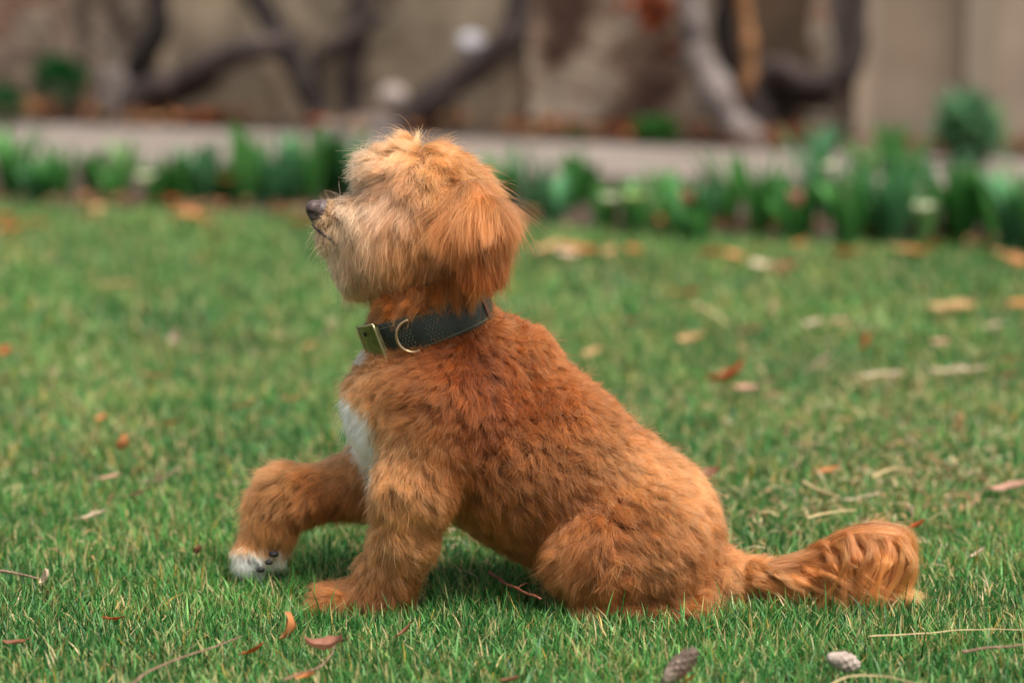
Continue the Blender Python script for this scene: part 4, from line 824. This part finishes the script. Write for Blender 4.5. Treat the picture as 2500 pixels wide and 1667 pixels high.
def dash(th, h, l=.0016, w=.00032, rot=0.0):
    c = ring(th, .0036, h); t = tangent(th); n_ = nrm(np.cross(t, COLA)[None])[0]; t2 = t*math.cos(rot)+COLA*math.sin(rot); u2 = np.cross(n_, t2); b.box(c, (l, .0003, w), np.stack([t2, n_, u2], 1))
n = 100
for i in range(n):
    for h in (-CH*.78, CH*.78): dash(2*math.pi*i/n, h)
for c0 in (-1.92, -1.48):
    for dx in (-.10, -.04, .02, .08):
        for j in range(8): dash(c0+dx+(j % 2)*.025, -CH*.6+j*CH*.17, .0009, .0003, rot=.9 if j % 2 else -.9)
b.build('stitching', M_STITCH, collar, smooth=False, origin=OB)
M_BRASS = noisy('aged_brass', [(.16, .14, .06), (.34, .29, .15)], 120, .38, .3, metal=.9, bdist=.0005)
M_RING = simple('brass_ring', (.62, .44, .25), .28, 1.0)
def frame_at(th): t = tangent(th); n_ = nrm(np.cross(t, COLA)[None])[0]; return t, n_
# clasp: rounded plate bent round the front of the neck
def plate(name, th0, th1, hh, off, th_, mat, holes=(), round_=True):
    V = []; nt, nh = 14, 18
    for s in (0, 1):
        for i in range(nt):
            for j in range(nh):
                a = i/(nt-1)*2-1; c_ = j/(nh-1)*2-1; rr_ = (1-(abs(a)**6)) if round_ else 1; cap = 1.0
                h_ = c_*hh*(1-.10*abs(a)**4); V.append(ring(th0+(th1-th0)*(a+1)/2*(1), off+s*th_-(.0008*(abs(a)**4+abs(c_)**6) if s else 0), h_-.15*hh*0))
    F = [[s*nt*nh+i*nh+j, s*nt*nh+(i+1)*nh+j, s*nt*nh+(i+1)*nh+j+1, s*nt*nh+i*nh+j+1] for s in (0, 1) for i in range(nt-1) for j in range(nh-1)]
    K = nt*nh
    for i in range(nt-1):
        for j in (0, nh-1): F.append([i*nh+j, (i+1)*nh+j, K+(i+1)*nh+j, K+i*nh+j])
    for j in range(nh-1):
        for i in (0, nt-1): F.append([i*nh+j, i*nh+j+1, K+i*nh+j+1, K+i*nh+j])
    return mesh_obj(name, V, F, mat, collar, origin=OB)
plate('buckle', math.pi+.20, math.pi+.80, CH*1.16, .0036, .0042, M_BRASS)
b = Bag()
for e in (math.pi+.21, math.pi+.79):
    V_, F_ = tube([ring(e, .0080, x*CH*1.14) for x in np.linspace(-1, 1, 8)], .0012, 8); b.add(V_, F_)
for hh_ in (-1.14, 1.14):
    V_, F_ = tube([ring(math.pi+.21+x*.58, .0080, hh_*CH) for x in np.linspace(0, 1, 8)], .0012, 8); b.add(V_, F_)
b.build('buckle_rim', simple('brass_edge', (.55, .47, .26), .3, .95), collar, origin=OB)
for hh_, rr_ in ((.72, .0022), (-.72, .0019)):
    c = ring(math.pi+.50, .0080, hh_*CH); t, n_ = frame_at(math.pi+.50)
    V_, F_ = tube([c-n_*.001, c+n_*.0012], rr_, 12); mesh_obj('rivet', V_, F_, simple('rivet_metal', (.05, .045, .03), .3, .8), collar, origin=OB)
# D ring standing off the band
c = ring(-2.0+.18, .0060, -.001); t, n_ = frame_at(-1.82); pts = [c+COLA*math.cos(a)*.0150-t*(math.sin(a)*.0135)+n_*(.0032*math.sin(a)-.0012) for a in np.linspace(-.15, math.pi+.15, 40)]
V_, F_ = tube(pts, .0016, 10); mesh_obj('ring', V_, F_, M_RING, collar, origin=OB)
plate('keeper_loop', -.50, -.40, CH*1.06, .0034, .0022, simple('keeper_leather', (.10, .045, .02), .5), round_=False)

# ================================================================== GRASS
def lawn(n, y0, y1, name_seed, wmul, lmul, xpad=.75):
    r = np.random.default_rng(name_seed); ymax = edge_lawn(-3.0) if y1 is None else y1; out = []
    y = y0+(ymax-y0)*r.random(int(n*2.2)); hw = (y-CAM[1])*.215+xpad; x = (r.random(len(y))*2-1)*hw.max(); m = (np.abs(x) < hw) & (y < np.array(edge_lawn(x))+r.normal(size=len(x))*.02); x, y = x[m][:n], y[m][:n]
    return x, y
def make_grass(segs):
    allV, allF, allC = [], [], []; base = 0
    for (n, y0, y1, wm, lm, seed) in segs:
        r = np.random.default_rng(seed); x, y = lawn(n, y0, y1, seed, wm, lm); n = len(x); P = np.stack([x, y, np.full(n, -.002)], 1)
        # tufts
        tuft = r.random(n//14+1)*6.28; kt = r.integers(0, len(tuft), n)
        pat = Wave(1.6, seed=31)(P)*.5+Wave(4.5, seed=32)(P)*.5; fine = Wave(14, seed=33)(P)
        az = r.random(n)*6.283; lean = np.abs(r.normal(size=n))*.42+.10; L = (.0195+.0155*r.random(n)**1.6+.004*pat+.002*fine)*lm; L = L*(1+.35*(r.random(n) < .09))*r.uniform(.7, 1.15, n)
        Wd = (.00095+.0008*r.random(n))*wm; bend = r.normal(size=n)*.5+.45
        dry = r.random(n) < np.clip(.13+.12*pat+.13*fine, .02, .5)*(1.0 if y0 < .3 else 1.2); 
        d0 = np.stack([np.cos(az)*lean, np.sin(az)*lean, np.ones(n)], 1); d0 = nrm(d0); out = np.stack([np.cos(az), np.sin(az), np.zeros(n)], 1)
        sa = az+math.pi/2+r.normal(size=n)*.7; side = np.stack([np.cos(sa), np.sin(sa), np.zeros(n)], 1)
        short = dry & (r.random(n) < .4); L = np.where(short, L*.6, L); lean2 = np.where(short, 1.5, 1.0); 
        # keep blades out of the dog
        mid = P+d0*L[:, None]*.55; tip = P+d0*L[:, None]
        near = (np.abs(P[:, 1]) < .2) & (P[:, 0] > -.35) & (P[:, 0] < .5)
        keep = np.ones(n, bool)
        if near.any():
            a = body_sdf(tip[near]); c_ = body_sdf(mid[near]); rb = sdf(BODY, P[near]+[0, 0, .015])
            kn = ~((a < .003) | (c_ < .003)); keep[near] = kn; Lm = L[near]; L[near] = np.where((rb < .03) & (P[near][:, 1] > -.06), Lm*.75, Lm)
        segn = 4; rows = []
        pos = P.copy()
        for i in range(segn):
            t = i/(segn-1); w = Wd*(1-t*.25) if i < 2 else Wd*.62 if i == 2 else None
            if i: 
                dd = nrm(d0+out*(bend*t*t*lean2)[:, None]-np.array([0, 0, 1.])*(np.abs(bend)*.25*t*t)[:, None]); pos = pos+dd*(L/(segn-1))[:, None]
            if w is not None: rows += [pos-side*w[:, None], pos+side*w[:, None]]
            else: rows.append(pos.copy())
        Vv = np.stack(rows, 1)[keep]; nk = len(Vv); o_ = (np.arange(nk)*7)[:, None]+base
        F = np.concatenate([np.stack([o_[:, 0]+a for a in f], 1) for f in ((0, 1, 3, 2), (2, 3, 5, 4))]); T = np.stack([o_[:, 0]+4, o_[:, 0]+5, o_[:, 0]+6, o_[:, 0]+6], 1)
        g1, g2, g3 = lin(68, 130, 60), lin(118, 168, 92), lin(36, 92, 42); u = r.random((n, 1)); c = np.where(u < .5, g1, np.where(u < .78, g2, g3))*(1+.22*r.normal(size=(n, 1))).clip(.4, 1.7)
        lowf = Wave(2.6, seed=36)(P); c = c*(1+(.20*pat+.18*fine+.20*lowf)[:, None]*[1.15, .85, .7]).clip(.35, 2)
        s1, s2 = lin(222, 196, 140), lin(206, 168, 70); us = r.random((n, 1)); cd = np.where(us < .72, s1, s2)*(.65+.5*r.random((n, 1))); c = np.where(dry[:, None], cd, c)
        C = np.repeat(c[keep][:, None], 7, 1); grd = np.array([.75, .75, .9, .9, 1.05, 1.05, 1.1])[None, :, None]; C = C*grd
        # some green blades have straw tips
        tipm = (r.random(n) < .14)[keep]; C[tipm, 6] = s1; C[tipm, 4:6] = C[tipm, 4:6]*.5+s1*.5
        allV.append(Vv.reshape(-1, 3)); allF.append((F, T)); allC.append(C.reshape(-1, 3)); base += nk*7
    Vv = np.concatenate(allV); C = np.concatenate(allC); me = bpy.data.meshes.new('lawn_grass')
    Q = np.concatenate([f for f, _ in allF]); T = np.concatenate([t[:, :3] for _, t in allF]); me.vertices.add(len(Vv)); me.vertices.foreach_set('co', Vv.astype(np.float32).ravel())
    li = np.concatenate([Q.ravel(), T.ravel()]).astype(np.int32); me.loops.add(len(li)); me.loops.foreach_set('vertex_index', li)
    ls = np.concatenate([np.arange(len(Q))*4, len(Q)*4+np.arange(len(T))*3]).astype(np.int32); me.polygons.add(len(ls)); me.polygons.foreach_set('loop_start', ls); me.update(calc_edges=True)
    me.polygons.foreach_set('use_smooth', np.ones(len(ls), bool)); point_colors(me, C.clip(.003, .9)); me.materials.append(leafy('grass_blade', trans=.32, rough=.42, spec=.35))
    o = bpy.data.objects.new('lawn_grass', me); COL.objects.link(o); return o
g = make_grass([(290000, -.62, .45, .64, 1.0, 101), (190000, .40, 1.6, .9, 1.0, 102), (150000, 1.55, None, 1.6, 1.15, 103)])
tag(g, 'short green lawn grass with scattered straw coloured blades', 'grass', kind='stuff')
rt = np.random.default_rng(77); p = Plant()
clx = [ground(rt.uniform(-100, 2600), rt.uniform(640, 1350)) for _ in range(60)]+[ground(rt.uniform(1750, 2500), rt.uniform(800, 1350)) for _ in range(50)]
for c in clx:
    for _ in range(int(rt.integers(14, 60))):
        q = np.array([c[0]+rt.normal()*.07, c[1]+rt.normal()*.09, rt.uniform(.006, .022)])
        if q[1] > edge_lawn(q[0]) or sdf(BODY, q[None])[0] < .02: continue
        a = rt.uniform(0, 6.28); L = rt.uniform(.008, .028); dv = np.array([math.cos(a), math.sin(a), rt.normal()*.3]); w = rt.uniform(.0006, .0017); sd = np.array([-math.sin(a), math.cos(a), rt.normal()*.4])*w
        k_ = [q, q+dv*L*.5+[0, 0, .003], q+dv*L]; col = lin(*[(214, 188, 138), (190, 150, 100), (160, 118, 84), (206, 184, 146)][int(rt.integers(0, 4))])*rt.uniform(.45, .85)
        p.add([k_[0]-sd, k_[0]+sd, k_[1]-sd, k_[1]+sd, k_[2]-sd*.3, k_[2]+sd*.3], [[0, 1, 3, 2], [2, 3, 5, 4]], [col]*6)
tag(p.build('dead_grass', M_DRY), 'scattered straw and bits of dead grass caught in the lawn', 'dead grass', kind='stuff')
print('hairs', HAIR_COUNT, 'grass verts', len(g.data.vertices))
